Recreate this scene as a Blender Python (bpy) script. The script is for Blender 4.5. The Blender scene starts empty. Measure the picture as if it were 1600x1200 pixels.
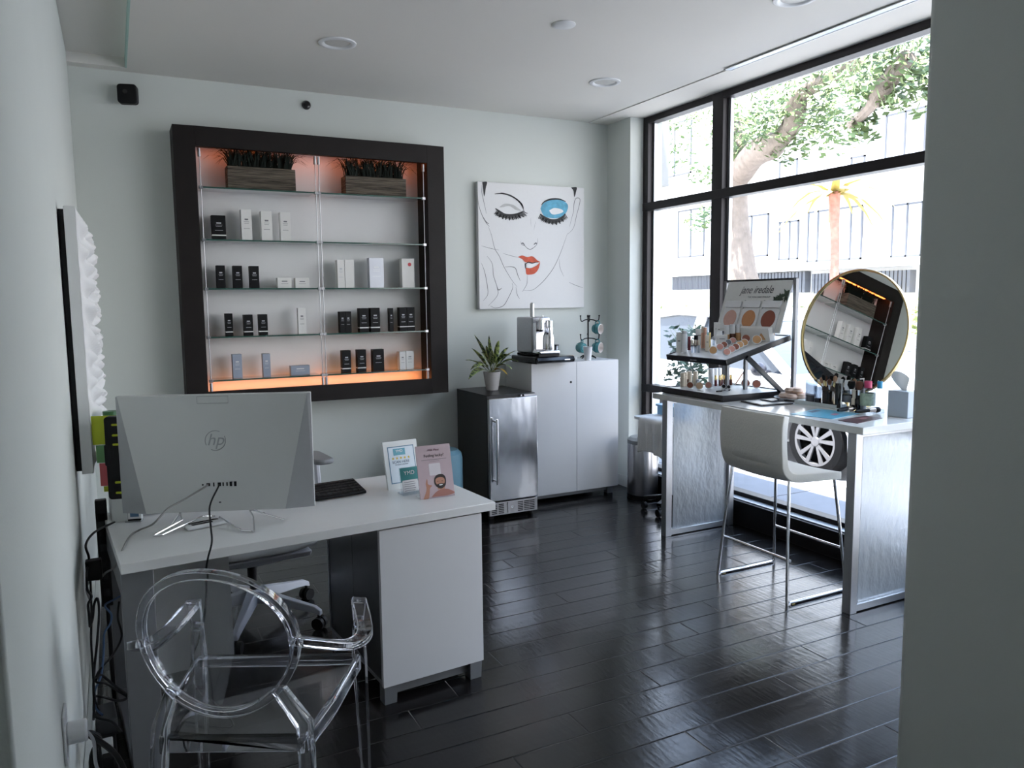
import bpy, math, random
from mathutils import Vector, Matrix
random.seed(7)
C = bpy.context.scene.collection
PI = math.pi
R = math.radians
# ------------------------------------------------------------------ camera model (measured from the photo's vanishing lines)
FPX = 1214.64
CAM = Vector((0, 0, 1.57))
RX = Vector((0.8908367, -0.45419193, -0.01093889))
RD = Vector((-0.05906777, -0.09191342, -0.99401354))
RF = Vector((0.4504675, 0.88614988, -0.10870795))
def ray(x, y): return RX * ((x - 800) / FPX) + RD * ((y - 600) / FPX) + RF
def onz(x, y, z=0.0):
    d = ray(x, y); return CAM + d * ((z - CAM.z) / d.z)
def ony(x, y, Y):
    d = ray(x, y); return CAM + d * (Y / d.y)
def onx(x, y, X):
    d = ray(x, y); return CAM + d * (X / d.x)
def onpl(x, y, P, n):
    d = ray(x, y); return CAM + d * ((Vector(P) - CAM).dot(Vector(n)) / d.dot(Vector(n)))
def depth(p): return (Vector(p) - CAM).dot(RF)

# ------------------------------------------------------------------ materials
def s2l(c): return tuple((v / 12.92 if v <= .04045 else ((v + .055) / 1.055) ** 2.4) for v in c)
def hexc(h): return s2l(tuple(int(h[i:i + 2], 16) / 255 for i in (0, 2, 4)))
MATS = {}
def pm(name, col, rough=.5, metal=0., noise=(25, .06), bump=None, trans=0., ior=1.45, emit=None, spec=.5, coat=0.):
    if isinstance(col, str): col = hexc(col)
    m = bpy.data.materials.new(name); m.use_nodes = True
    nt = m.node_tree; b = nt.nodes['Principled BSDF']
    b.inputs['Roughness'].default_value = rough; b.inputs['Metallic'].default_value = metal
    b.inputs['IOR'].default_value = ior; b.inputs['Transmission Weight'].default_value = trans
    b.inputs['Specular IOR Level'].default_value = spec; b.inputs['Coat Weight'].default_value = coat
    b.inputs['Base Color'].default_value = (*col, 1)
    if noise:
        tc = nt.nodes.new('ShaderNodeTexCoord'); n = nt.nodes.new('ShaderNodeTexNoise'); n.inputs['Scale'].default_value = noise[0]
        n.inputs['Detail'].default_value = 4
        nt.links.new(tc.outputs['Object'], n.inputs['Vector'])
        mx = nt.nodes.new('ShaderNodeMix'); mx.data_type = 'RGBA'
        mx.inputs[6].default_value = (*[v * (1 - noise[1]) for v in col], 1); mx.inputs[7].default_value = (*[min(1, v * (1 + noise[1])) for v in col], 1)
        nt.links.new(n.outputs['Fac'], mx.inputs[0]); nt.links.new(mx.outputs[2], b.inputs['Base Color'])
    if bump:
        tc2 = nt.nodes.new('ShaderNodeTexCoord'); n2 = nt.nodes.new('ShaderNodeTexNoise'); n2.inputs['Scale'].default_value = bump[0]
        nt.links.new(tc2.outputs['Object'], n2.inputs['Vector'])
        if len(bump) > 2:
            mp = nt.nodes.new('ShaderNodeMapping'); mp.inputs['Scale'].default_value = bump[2]
            nt.links.new(tc2.outputs['Object'], mp.inputs['Vector']); nt.links.new(mp.outputs[0], n2.inputs['Vector'])
        bp = nt.nodes.new('ShaderNodeBump'); bp.inputs['Strength'].default_value = bump[1]; bp.inputs['Distance'].default_value = .02
        nt.links.new(n2.outputs['Fac'], bp.inputs['Height']); nt.links.new(bp.outputs[0], b.inputs['Normal'])
    if emit:
        b.inputs['Emission Color'].default_value = (*emit[0], 1); b.inputs['Emission Strength'].default_value = emit[1]
    MATS[name] = m
    return m
def thin_glass(name, tint=(1, 1, 1), refl=1.0, rough=0.0):
    m = bpy.data.materials.new(name); m.use_nodes = True; nt = m.node_tree
    for n in list(nt.nodes): nt.nodes.remove(n)
    o = nt.nodes.new('ShaderNodeOutputMaterial'); t = nt.nodes.new('ShaderNodeBsdfTransparent'); g = nt.nodes.new('ShaderNodeBsdfGlossy')
    t.inputs[0].default_value = (*tint, 1); g.inputs['Roughness'].default_value = rough
    f = nt.nodes.new('ShaderNodeFresnel'); ge = nt.nodes.new('ShaderNodeNewGeometry'); mi_ = nt.nodes.new('ShaderNodeMath'); mi_.operation = 'MULTIPLY_ADD'
    mi_.inputs[1].default_value = 1 / 1.45 - 1.45; mi_.inputs[2].default_value = 1.45; nt.links.new(ge.outputs['Backfacing'], mi_.inputs[0]); nt.links.new(mi_.outputs[0], f.inputs[0])
    mt = nt.nodes.new('ShaderNodeMath'); mt.operation = 'MULTIPLY'; mt.inputs[1].default_value = refl
    mx = nt.nodes.new('ShaderNodeMixShader')
    nt.links.new(f.outputs[0], mt.inputs[0]); nt.links.new(mt.outputs[0], mx.inputs[0]); nt.links.new(t.outputs[0], mx.inputs[1]); nt.links.new(g.outputs[0], mx.inputs[2])
    nt.links.new(mx.outputs[0], o.inputs[0]); return m

WALL = pm('wall_paint', (.625, .655, .628), .75, noise=(3, .02), bump=(180, .04))
CEIL = pm('ceiling_paint', (.74, .72, .68), .85, noise=(2, .02), bump=(160, .03))
TEAL = pm('teal_edge_paint', (.40, .58, .52), .8)
TRIMW = pm('white_trim', (.66, .68, .67), .45, noise=(20, .05))
BLACKF = pm('dark_bronze_frame', (.016, .013, .015), .42, .3)
ALU = pm('aluminium', (.42, .43, .45), .38, .85, noise=(90, .05))
GREYM = pm('grey_coated_metal', (.20, .205, .215), .4, .3)
CHROME = pm('chrome', (.78, .78, .80), .09, 1.0, noise=None)
STEEL = pm('stainless_steel', (.43, .44, .46), .16, 1.0, noise=(12, .05), bump=(3.2, .22, (1.6, 1.6, .75)))
STEELB = pm('brushed_steel', (.40, .40, .42), .28, 1.0, noise=(60, .08))
WHITEL = pm('white_laminate', (.70, .70, .69), .28, noise=(15, .02))
WHITEC = pm('white_lacquer', (.64, .64, .65), .35, noise=(10, .02))
WHITEP = pm('white_plastic', (.72, .73, .74), .4, noise=(30, .03))
GREYP = pm('pale_grey_plastic', (.50, .51, .54), .4)
BLACKP = pm('black_plastic', (.007, .007, .008), .45, spec=.25)
BLACKG = pm('gloss_black', (.008, .008, .009), .12)
WENGE = pm('dark_wenge_wood', (.010, .0075, .007), .5, spec=.25, noise=(8, .3), bump=(40, .12, (1, 1, 14)))
LEATH = pm('white_leather', (.66, .65, .61), .42, noise=(12, .03), bump=(90, .08))
GOLD = pm('brass_gold', (.75, .58, .28), .22, 1.0)
MIRR = pm('mirror_silver', (.90, .91, .90), .005, 1.0, noise=None)
PAPER = pm('white_paper', (.78, .78, .78), .7, noise=(40, .02))
CARDW = pm('white_carton', (.72, .71, .69), .6, noise=(30, .03))
CARDB = pm('black_carton', (.006, .006, .007), .5, spec=.2)
CARDG = pm('blue_grey_carton', (.30, .335, .41), .5)
CARDS = pm('silver_carton', (.50, .52, .57), .35, .3)
CREAM = pm('cream_plastic', (.66, .58, .47), .45)
BEIGE = pm('beige_makeup', (.58, .40, .27), .6, noise=(60, .12))
TAN = pm('tan_makeup', (.50, .27, .12), .6, noise=(60, .12))
ROSE = pm('rose_makeup', (.55, .27, .22), .6, noise=(60, .12))
BROWNM = pm('brown_makeup', (.26, .085, .05), .6, noise=(60, .12))
DBROWN = pm('dark_brown_liquid', (.10, .035, .02), .25)
REDM = pm('wine_red', (.14, .012, .02), .3)
PINKB = pm('rose_gold_tube', (.62, .36, .26), .3, .6)
GREYINK = pm('grey_ink', (.16, .16, .17), .6)
INK = pm('black_ink', (.012, .012, .014), .6)
GLASSW = thin_glass('window_glass', (.97, .98, .98), .7)
SHELFG = thin_glass('shelf_glass', (.78, .89, .86), 2.2)
GEDGE = pm('glass_edge_green', (.03, .085, .07), .1, noise=None)
CLEARP = thin_glass('clear_acrylic', (.93, .95, .96), 1.6)
CLEARL = thin_glass('clear_liquid_bottle', (.66, .70, .75), 1.5)
POLYC = pm('clear_polycarbonate', (.93, .94, .98), .02, 0, noise=None, trans=1., ior=1.5)
RAIN = pm('rain_glass', (.66, .70, .74), .38, 0, noise=(30, .03), bump=(26, .55, (1, 1, .55)), trans=.78, ior=1.25)
DKGLASS = pm('smoked_frosted_glass', (.045, .047, .05), .3, noise=(6, .2), spec=.6)
LED = pm('amber_led', (.9, .4, .12), .5, noise=None, emit=((1.0, .20, .04), 1.3))
LED2 = pm('warm_amber_led', (.9, .45, .15), .5, noise=None, emit=((1.0, .30, .09), 2.2))
TOWEL = pm('white_towel', (.84, .84, .85), .95, noise=(120, .08), bump=(240, .35))
BLUEP = pm('light_blue_plastic', (.16, .36, .58), .4)
POUF = pm('pale_blue_vinyl', (.13, .26, .33), .5)
GREENL = pm('leaf_green', (.075, .16, .045), .5, noise=(9, .35))
DKGRASS = pm('dark_grass', (.008, .013, .010), .7, noise=(9, .4), spec=.15)
BOXWOOD = pm('weathered_wood', (.10, .078, .06), .7, noise=None, bump=(5, .8, (1, 3, 40)))
def _grain():
    nt = BOXWOOD.node_tree; b = nt.nodes['Principled BSDF']; tc = nt.nodes.new('ShaderNodeTexCoord'); mp = nt.nodes.new('ShaderNodeMapping'); mp.inputs['Scale'].default_value = (2.2, 4, 60)
    n = nt.nodes.new('ShaderNodeTexNoise'); n.inputs['Scale'].default_value = 3; n.inputs['Detail'].default_value = 5; cr = nt.nodes.new('ShaderNodeValToRGB'); cr.color_ramp.elements[0].position = .35; cr.color_ramp.elements[1].position = .68
    cr.color_ramp.elements[0].color = (.022, .016, .012, 1); cr.color_ramp.elements[1].color = (.20, .165, .125, 1)
    nt.links.new(tc.outputs['Object'], mp.inputs[0]); nt.links.new(mp.outputs[0], n.inputs[0]); nt.links.new(n.outputs[0], cr.inputs[0]); nt.links.new(cr.outputs[0], b.inputs['Base Color'])
_grain()
def leafmat():
    m = pm('variegated_leaf', (.09, .17, .045), .42, noise=None); nt = m.node_tree; b = nt.nodes['Principled BSDF']
    tc = nt.nodes.new('ShaderNodeTexCoord'); n = nt.nodes.new('ShaderNodeTexNoise'); n.inputs['Scale'].default_value = 42
    cr = nt.nodes.new('ShaderNodeValToRGB'); cr.color_ramp.elements[0].position = .42; cr.color_ramp.elements[1].position = .58
    cr.color_ramp.elements[0].color = (.014, .040, .020, 1); cr.color_ramp.elements[1].color = (.38, .45, .16, 1)
    nt.links.new(tc.outputs['Object'], n.inputs[0]); nt.links.new(n.outputs[0], cr.inputs[0]); nt.links.new(cr.outputs[0], b.inputs['Base Color']); return m
VARI = leafmat()
def floormat():
    m = bpy.data.materials.new('dark_plank_floor'); m.use_nodes = True; nt = m.node_tree; N = nt.nodes; L = nt.links; b = N['Principled BSDF']
    def mth(op, a, bb=None, c=None):
        n = N.new('ShaderNodeMath'); n.operation = op
        for i, v in enumerate((a, bb, c)):
            if v is None: continue
            if isinstance(v, (int, float)): n.inputs[i].default_value = v
            else: L.new(v, n.inputs[i])
        return n.outputs[0]
    g = N.new('ShaderNodeNewGeometry'); sx = N.new('ShaderNodeSeparateXYZ'); L.new(g.outputs['Position'], sx.inputs[0])
    PW, PL = .1535, 1.22
    yy = mth('DIVIDE', mth('SUBTRACT', sx.outputs[1], 1.643 - 20 * PW), PW); row = mth('FLOOR', yy); fy = mth('FRACT', yy)
    wn = N.new('ShaderNodeTexWhiteNoise'); wn.noise_dimensions = '1D'; L.new(row, wn.inputs['W'])
    xx = mth('DIVIDE', mth('ADD', sx.outputs[0], mth('MULTIPLY', wn.outputs[0], 5.3)), PL); colm = mth('FLOOR', xx); fx = mth('FRACT', xx)
    ey = mth('MULTIPLY', mth('MINIMUM', fy, mth('SUBTRACT', 1, fy)), PW); ex = mth('MULTIPLY', mth('MINIMUM', fx, mth('SUBTRACT', 1, fx)), PL)
    e = mth('MINIMUM', ex, ey)
    mr = N.new('ShaderNodeMapRange'); mr.inputs[1].default_value = 0; mr.inputs[2].default_value = .0045; mr.interpolation_type = 'SMOOTHSTEP'; L.new(e, mr.inputs[0])
    wn2 = N.new('ShaderNodeTexWhiteNoise'); wn2.noise_dimensions = '2D'; cv = N.new('ShaderNodeCombineXYZ'); L.new(row, cv.inputs[0]); L.new(colm, cv.inputs[1]); L.new(cv.outputs[0], wn2.inputs['Vector'])
    cr = N.new('ShaderNodeValToRGB'); cr.color_ramp.elements[0].color = (.0055, .0048, .0050, 1); cr.color_ramp.elements[1].color = (.011, .0095, .0095, 1); L.new(wn2.outputs[0], cr.inputs[0])
    L.new(cr.outputs[0], b.inputs['Base Color'])
    # hand scraped surface: fine ripples across each plank + broad unevenness, shifted per plank
    off = N.new('ShaderNodeVectorMath'); off.operation = 'MULTIPLY_ADD'; L.new(wn2.outputs[1], off.inputs[0]); off.inputs[1].default_value = (7, 7, 7); L.new(g.outputs['Position'], off.inputs[2])
    mp = N.new('ShaderNodeMapping'); mp.inputs['Scale'].default_value = (52, 11, 1); L.new(off.outputs[0], mp.inputs[0])
    n1 = N.new('ShaderNodeTexNoise'); n1.inputs['Scale'].default_value = 1; n1.inputs['Detail'].default_value = 3; L.new(mp.outputs[0], n1.inputs[0])
    mp2 = N.new('ShaderNodeMapping'); mp2.inputs['Scale'].default_value = (2.5, 16, 1); L.new(off.outputs[0], mp2.inputs[0])
    n2 = N.new('ShaderNodeTexNoise'); n2.inputs['Scale'].default_value = 1; n2.inputs['Detail'].default_value = 5; L.new(mp2.outputs[0], n2.inputs[0])
    h = mth('ADD', mth('MULTIPLY', n1.outputs[0], .0008), mth('MULTIPLY', n2.outputs[0], .0009))
    h = mth('ADD', h, mth('MULTIPLY', mr.outputs[0], .0024))
    bp = N.new('ShaderNodeBump'); bp.inputs['Strength'].default_value = .8; bp.inputs['Distance'].default_value = 1; L.new(h, bp.inputs['Height']); L.new(bp.outputs[0], b.inputs['Normal'])
    r = mth('ADD', mth('MULTIPLY', n2.outputs[0], .16), .095); L.new(r, b.inputs['Roughness']); b.inputs['Specular IOR Level'].default_value = .38
    return m
FLOOR = floormat()

# ------------------------------------------------------------------ mesh builder
class MB:
    def __init__(s, M=None): s.v = []; s.f = []; s.sm = []; s.mi = []; s.M = M; s.cm = 0
    def add(s, vs, fs, smooth=False):
        o = len(s.v)
        for p in vs:
            p = Vector(p); s.v.append(s.M @ p if s.M else p)
        for f in fs: s.f.append([i + o for i in f]); s.sm.append(smooth); s.mi.append(s.cm)
        return s
    def box(s, a, b):
        x0, x1 = sorted((a[0], b[0])); y0, y1 = sorted((a[1], b[1])); z0, z1 = sorted((a[2], b[2]))
        return s.add([(x0, y0, z0), (x1, y0, z0), (x1, y1, z0), (x0, y1, z0), (x0, y0, z1), (x1, y0, z1), (x1, y1, z1), (x0, y1, z1)],
              [(0, 3, 2, 1), (4, 5, 6, 7), (0, 1, 5, 4), (1, 2, 6, 5), (2, 3, 7, 6), (3, 0, 4, 7)])
    def hexa(s, p): return s.add(p, [(0, 3, 2, 1), (4, 5, 6, 7), (0, 1, 5, 4), (1, 2, 6, 5), (2, 3, 7, 6), (3, 0, 4, 7)])
    def cyl(s, p, q, r, r2=None, n=16):
        p = Vector(p); q = Vector(q); r2 = r if r2 is None else r2; d = (q - p).normalized()
        u = d.orthogonal().normalized(); w = d.cross(u)
        vs = [p + (u * math.cos(2 * PI * i / n) + w * math.sin(2 * PI * i / n)) * r for i in range(n)] + [q + (u * math.cos(2 * PI * i / n) + w * math.sin(2 * PI * i / n)) * r2 for i in range(n)]
        s.add(vs, [(i, (i + 1) % n, n + (i + 1) % n, n + i) for i in range(n)], True)
        s.add([vs[i] for i in range(n)], [list(range(n))[::-1]]) if not s.M else s._raw(vs[:n], [list(range(n))[::-1]])
        s.add([vs[n + i] for i in range(n)], [list(range(n))]) if not s.M else s._raw(vs[n:], [list(range(n))])
        return s
    def _raw(s, vs, fs): return s.add(vs, fs)
    def tube(s, pts, r, n=8, closed=False, flat=None):
        pts = [Vector(p) for p in pts]; m = len(pts); vs = []; prev = None
        for i, p in enumerate(pts):
            a = pts[(i - 1) % m] if (closed or i > 0) else p; b = pts[(i + 1) % m] if (closed or i < m - 1) else p
            d = (b - a).normalized()
            if prev is None: u = d.orthogonal().normalized()
            else:
                u = prev - d * prev.dot(d); u = u.normalized() if u.length > 1e-6 else d.orthogonal().normalized()
            prev = u; w = d.cross(u); rr = r[i] if isinstance(r, (list, tuple)) else r
            for k in range(n): vs.append(p + (u * math.cos(2 * PI * k / n) + w * math.sin(2 * PI * k / n)) * rr)
        fs = []
        for i in range(m if closed else m - 1):
            j = (i + 1) % m
            for k in range(n): fs.append((i * n + k, i * n + (k + 1) % n, j * n + (k + 1) % n, j * n + k))
        s.add(vs, fs, True)
        if not closed: s.add(vs[:n], [list(range(n))[::-1]]); s.add(vs[-n:], [list(range(n))])
        return s
    def lathe(s, prof, c=(0, 0, 0), n=24, axis=None, caps=True):
        c = Vector(c); q = Vector((0, 0, 1)).rotation_difference(Vector(axis)) if axis else None
        vs = []
        for r, z in prof:
            for k in range(n):
                p = Vector((r * math.cos(2 * PI * k / n), r * math.sin(2 * PI * k / n), z)); vs.append(c + (q @ p if q else p))
        fs = []
        for i in range(len(prof) - 1):
            for k in range(n): fs.append((i * n + k, i * n + (k + 1) % n, (i + 1) * n + (k + 1) % n, (i + 1) * n + k))
        s.add(vs, fs, True)
        zs = [z for _, z in prof]
        if caps and prof[0][0] > 1e-4 and prof[0][1] <= min(zs) + 1e-6: s.add(vs[:n], [list(range(n))[::-1]])
        if caps and prof[-1][0] > 1e-4 and prof[-1][1] >= max(zs) - 1e-6: s.add(vs[-n:], [list(range(n))])
        return s
    def prism(s, poly, pl, d0, d1, smooth=False):
        def mk(a, b, d): return {'xz': (a, d, b), 'yz': (d, a, b), 'xy': (a, b, d)}[pl]
        n = len(poly); vs = [mk(a, b, d0) for a, b in poly] + [mk(a, b, d1) for a, b in poly]
        s.add(vs, [(i, (i + 1) % n, n + (i + 1) % n, n + i) for i in range(n)], smooth)
        s.add(vs[:n], [list(range(n))[::-1]]); s.add(vs[n:], [list(range(n))]); return s
    def sphere(s, c, r, n=14, m=8):
        c = Vector(c); r = r if isinstance(r, (tuple, list)) else (r, r, r); vs = []
        for i in range(m + 1):
            t = PI * i / m
            for k in range(n): vs.append(c + Vector((r[0] * math.sin(t) * math.cos(2 * PI * k / n), r[1] * math.sin(t) * math.sin(2 * PI * k / n), -r[2] * math.cos(t))))
        return s.add(vs, [(i * n + k, i * n + (k + 1) % n, (i + 1) * n + (k + 1) % n, (i + 1) * n + k) for i in range(m) for k in range(n)], True)
    def quad(s, *p): return s.add(p, [tuple(range(len(p)))])
    def grid(s, fn, nu, nv, smooth=True):
        vs = [fn(i / nu, j / nv) for j in range(nv + 1) for i in range(nu + 1)]
        return s.add(vs, [(j * (nu + 1) + i, j * (nu + 1) + i + 1, (j + 1) * (nu + 1) + i + 1, (j + 1) * (nu + 1) + i) for j in range(nv) for i in range(nu)], smooth)
    def build(s, name, mat, parent=None, bevel=0., seg=2, subsurf=0, solid=0., loc=None, rot=None, fix=True):
        me = bpy.data.meshes.new(name); me.from_pydata([tuple(v) for v in s.v], [], s.f)
        for m in (mat if isinstance(mat, (list, tuple)) else [mat]): me.materials.append(m)
        me.polygons.foreach_set('use_smooth', s.sm); me.polygons.foreach_set('material_index', s.mi); me.update()
        if fix:
            import bmesh
            bm = bmesh.new(); bm.from_mesh(me); bmesh.ops.remove_doubles(bm, verts=bm.verts, dist=1e-5); bmesh.ops.recalc_face_normals(bm, faces=bm.faces); bm.to_mesh(me); bm.free()
        me.set_sharp_from_angle(angle=R(38))
        o = bpy.data.objects.new(name, me); C.objects.link(o)
        if parent: o.parent = parent
        if loc: o.location = loc
        if rot: o.rotation_euler = rot
        if solid:
            md = o.modifiers.new('solid', 'SOLIDIFY'); md.thickness = solid; md.offset = 0
        if bevel:
            md = o.modifiers.new('bevel', 'BEVEL'); md.width = bevel; md.segments = seg; md.limit_method = 'ANGLE'; md.angle_limit = R(35); md.harden_normals = False
        if subsurf:
            md = o.modifiers.new('subd', 'SUBSURF'); md.levels = subsurf; md.render_levels = subsurf
        return o
def tag(o, label=None, cat=None, group=None, kind=None):
    if label: o['label'] = label
    if cat: o['category'] = cat
    if group: o['group'] = group
    if kind: o['kind'] = kind
    return o
def thing(name, label, cat, loc=(0, 0, 0), rotz=0., group=None):
    o = bpy.data.objects.new(name, None); C.objects.link(o); o.location = loc; o.rotation_euler = (0, 0, rotz); o.empty_display_size = .05
    return tag(o, label, cat, group)
def struct(name, mb, mat, parent=None, **k): return tag(mb.build(name, mat, parent, **k), kind='structure')
def BX(a, b): return MB().box(a, b)
def text(s, size, mat, parent, loc, rot, name='lettering', shear=0., ext=.0003, align='CENTER', sx=1., label=None):
    cu = bpy.data.curves.new(name, 'FONT'); cu.body = s; cu.size = size; cu.shear = shear; cu.extrude = ext; cu.align_x = align; cu.align_y = 'CENTER'; cu.resolution_u = 3
    t = bpy.data.objects.new(name + '_tmp', cu); C.objects.link(t); bpy.context.view_layer.update()
    me = bpy.data.meshes.new_from_object(t.evaluated_get(bpy.context.evaluated_depsgraph_get())); bpy.data.objects.remove(t)
    me.name = name; me.materials.clear(); me.materials.append(mat)
    o = bpy.data.objects.new(name, me); C.objects.link(o); o.parent = parent; o.location = loc; o.rotation_euler = rot; o.scale = (sx, 1, 1)
    if label: o['label'] = label
    return o
def roundpoly(x0, y0, x1, y1, r, n=5):
    out = []
    for cx, cy, a in ((x1 - r, y0 + r, -90), (x1 - r, y1 - r, 0), (x0 + r, y1 - r, 90), (x0 + r, y0 + r, 180)):
        for i in range(n + 1):
            t = R(a + 90 * i / n); out.append((cx + r * math.cos(t), cy + r * math.sin(t)))
    return out
def smoothpath(pts, n=6):
    pts = [Vector(p) for p in pts]; out = []
    for i in range(len(pts) - 1):
        p0 = pts[max(0, i - 1)]; p1 = pts[i]; p2 = pts[i + 1]; p3 = pts[min(len(pts) - 1, i + 2)]
        for k in range(n):
            t = k / n; out.append(.5 * ((2 * p1) + (p2 - p0) * t + (2 * p0 - 5 * p1 + 4 * p2 - p3) * t * t + (3 * p1 - p0 - 3 * p2 + p3) * t ** 3))
    return out + [pts[-1]]

# ------------------------------------------------------------------ the room
YB, ZC, XL, XW = 5.55, 3.0, -.165, 3.86
struct('floor', BX((-1.6, -3, -.12), (3.79, YB, 0)), FLOOR)
cm = MB(); cm.box((.15, -3, ZC), (3.55, YB, ZC + .2)).box((3.55, -3, ZC - .006), (3.97, YB, ZC + .2)).box((-1.6, -3, ZC + .06), (.15, 5.46, ZC + .2)).box((-1.6, 5.46, ZC), (.15, YB, ZC + .2))
struct('ceiling', cm, CEIL)
struct('trim_1', BX((.147, -3, ZC - .001), (.156, 5.46, ZC + .061)), TEAL)
struct('wall_back', BX((XL - .2, YB, 0), (4.05, YB + .15, ZC + .2)), WALL)
struct('wall_left', BX((XL - .16, 1.27, 0), (XL, YB, ZC + .1)), WALL, bevel=.006)
struct('wall_column', BX((3.735, 5.225, 0), (4.05, YB, ZC)), WALL)
struct('wall_right', BX((2.1, -1.2, 0), (2.3, 1.51, ZC)), WALL, bevel=.02, seg=4)
struct('wall_side', BX((-1.7, -3, 0), (-1.6, 1.5, ZC + .1)), WALL)
struct('wall_side_return', BX((-1.7, 1.4, 0), (XL - .15, 1.5, ZC + .1)), WALL)
struct('wall_rear', BX((-1.7, -3.15, 0), (4.05, -3, ZC + .1)), WALL)
struct('wall_window', BX((3.86, -3, 0), (4.05, -2.6, ZC)), WALL)
struct('baseboard_left', BX((XL, 1.27, 0), (XL + .014, YB, .11)), TRIMW, bevel=.004)
struct('baseboard_back', BX((XL, YB - .014, 0), (3.735, YB, .09)), TRIMW, bevel=.004)
struct('baseboard_column', MB().box((3.721, 5.211, 0), (3.735, YB, .09)).box((3.721, 5.211, 0), (3.79, 5.225, .09)), TRIMW, bevel=.004)
# --- the shop window
win = tag(thing('window_1', None, None), kind='structure')
f = MB()
y0, y1, zt = -2.6, 5.225, ZC - .006
XF = XW + .085
f.box((XW, y1 - .062, .17), (XF, y1, zt))
f.box((XW, y0, .17), (XF, y0 + .06, zt))
f.box((XW, 4.305, .17), (XF, 4.412, zt)); f.box((XW + .03, 4.412, .17), (XF - .02, 4.43, zt))
f.box((XW + .002, y0, zt - .048), (XF, y1, zt))
f.box((XW - .004, y0, 2.262), (XF, y1, 2.325))
f.box((XW - .002, y0, .80), (XF, y1, .862))
f.box((XW, y0, .165), (XF, y1, .20))
struct('window_frame', f, BLACKF, win, bevel=.003)
g2 = MB(); g2.box((XW + .05, y1 - .082, .2), (XW + .078, y1 - .062, zt)); g2.box((XW + .05, 4.28, .2), (XW + .078, 4.305, zt))
struct('glazing_bead', g2, ALU, win)
f2 = BX((XW, .55, .17), (XF, .66, zt)); struct('window_mullion', f2, BLACKF, win, bevel=.003)
for a, b in ((y0 + .06, .55), (.66, 4.305), (4.412, y1 - .062)):
    for z0, z1 in ((.2, .80), (.862, 2.262), (2.325, zt - .048)):
        struct('window_pane', MB().quad((XW + .06, a, z0), (XW + .06, b, z0), (XW + .06, b, z1), (XW + .06, a, z1)), GLASSW, win)
sl = MB(); sl.box((3.765, y0, 0), (XF + .02, 5.225, .165)); struct('window_sill', sl, BLACKP, win, bevel=.003)
struct('sill_strip', BX((3.79, y0, .165), (XW + .002, 5.22, .172)), ALU, win)
# --- slot diffuser, can lights, smoke detector
t = thing('slot_diffuser', 'long narrow white air slot in the ceiling beside the window', 'air vent', (3.543, 0, ZC - .006))
MB().box((-.03, .6, -.004), (-.022, 3.92, .0)).box((.022, .6, -.004), (.03, 3.92, 0)).box((-.03, 3.905, -.004), (.03, 3.92, 0)).build('vent_frame', WHITEP, t)
MB().box((-.022, .6, -.002), (.022, 3.905, .0)).build('diffuser_blade', pm('pale_blue_white', (.62, .70, .80), .3), t)
def canlight(loc, label):
    t = thing('recessed_light', label, 'ceiling light', loc, group='recessed lights in the ceiling')
    MB().lathe([(.105, 0), (.104, -.006), (.088, -.010), (.078, -.008), (.070, .0)], n=32, caps=False).build('trim_ring', WHITEP, t)
    MB().lathe([(.070, .0), (.060, -.001), (.0, -.002)], n=32).build('lamp_lens', pm('lamp_lens', (.62, .61, .58), .5), t)
for q, lb in (((527, 67), 'round white recessed ceiling light above the dark display shelf'), ((945, 128), 'round white recessed ceiling light near the window column corner'), ((1243, -3), 'round white recessed ceiling light cut by the top edge of the photo')):
    p = onz(*q, ZC); canlight((p.x, p.y, ZC), lb)
p = onz(881, 38, ZC)
t = thing('smoke_detector', 'small round white smoke detector disc on the ceiling', 'smoke detector', (p.x, p.y, ZC))
MB().lathe([(.062, 0), (.062, -.005), (.056, -.009), (0, -.010)], n=28).build('detector_body', WHITEP, t)
# --- back wall devices
p = ony(203, 149, 5.5)
t = thing('security_camera', 'small black rounded square security camera high on the back wall', 'camera', (p.x, 5.53, p.z), R(-14))
MB().prism(roundpoly(-.056, -.058, .056, .058, .02), 'xz', -.075, -.02).build('camera_body', BLACKP, t, bevel=.006)
MB().cyl((0, -.02, 0), (0, .03, 0), .018).build('wall_mount', BLACKP, t)
MB().cyl((-.01, -.0775, .012), (-.01, -.074, .012), .014).build('lens', BLACKG, t)
p = ony(480, 163, 5.52)
t = thing('motion_sensor', 'tiny round black sensor on the back wall above the display shelf', 'sensor', (p.x, YB, p.z))
MB().lathe([(.03, 0), (.03, .012), (.022, .026), (0, .032)], axis=(0, -1, 0)).build('sensor_dome', BLACKG, t)

# ------------------------------------------------------------------ dark wall display unit with glass shelves
YS = 5.33
P = lambda x, y, Y=YS: ony(x, y, Y)
ol, orr = .3835, 2.180
ot, ob = P(268, 190).z, P(702, 611).z
ot = (P(268, 190).z + P(693, 232).z) / 2; ob = (P(486, 628.6).z + P(702, 611.6).z) / 2
LIP = .03; il, ir = P(305, 227).x, P(667, 256).x
it, ib = (P(303, 226).z + P(665, 256).z) / 2, (P(324, 613).z + P(678, 591).z) / 2
D0 = YB
t = unit = thing('display_shelf', 'large dark framed wall display unit with glass shelves and amber glow', 'display shelf', ((ol + orr) / 2, YB, ob))
def W(t, mb):
    mb.M = Matrix.Translation(-Vector(t.location)) if t.rotation_euler.z == 0 else (Matrix.Translation(t.location) @ Matrix.Rotation(t.rotation_euler.z, 4, 'Z')).inverted()
    return mb
fr = W(t, MB()); fr.box((ol, YS, ob), (il, D0, ot)); fr.box((ir, YS, ob), (orr, D0, ot)); fr.box((il, YS, it + LIP), (ir, D0, ot)); fr.box((il, YS, ob), (ir, D0, ib - LIP))
fr.box((il, YS, it), (ir, YS + .025, it + LIP)); fr.box((il, YS, ib - LIP), (ir, YS + .025, ib))
fr.build('frame', WENGE, t, bevel=.002)
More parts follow.
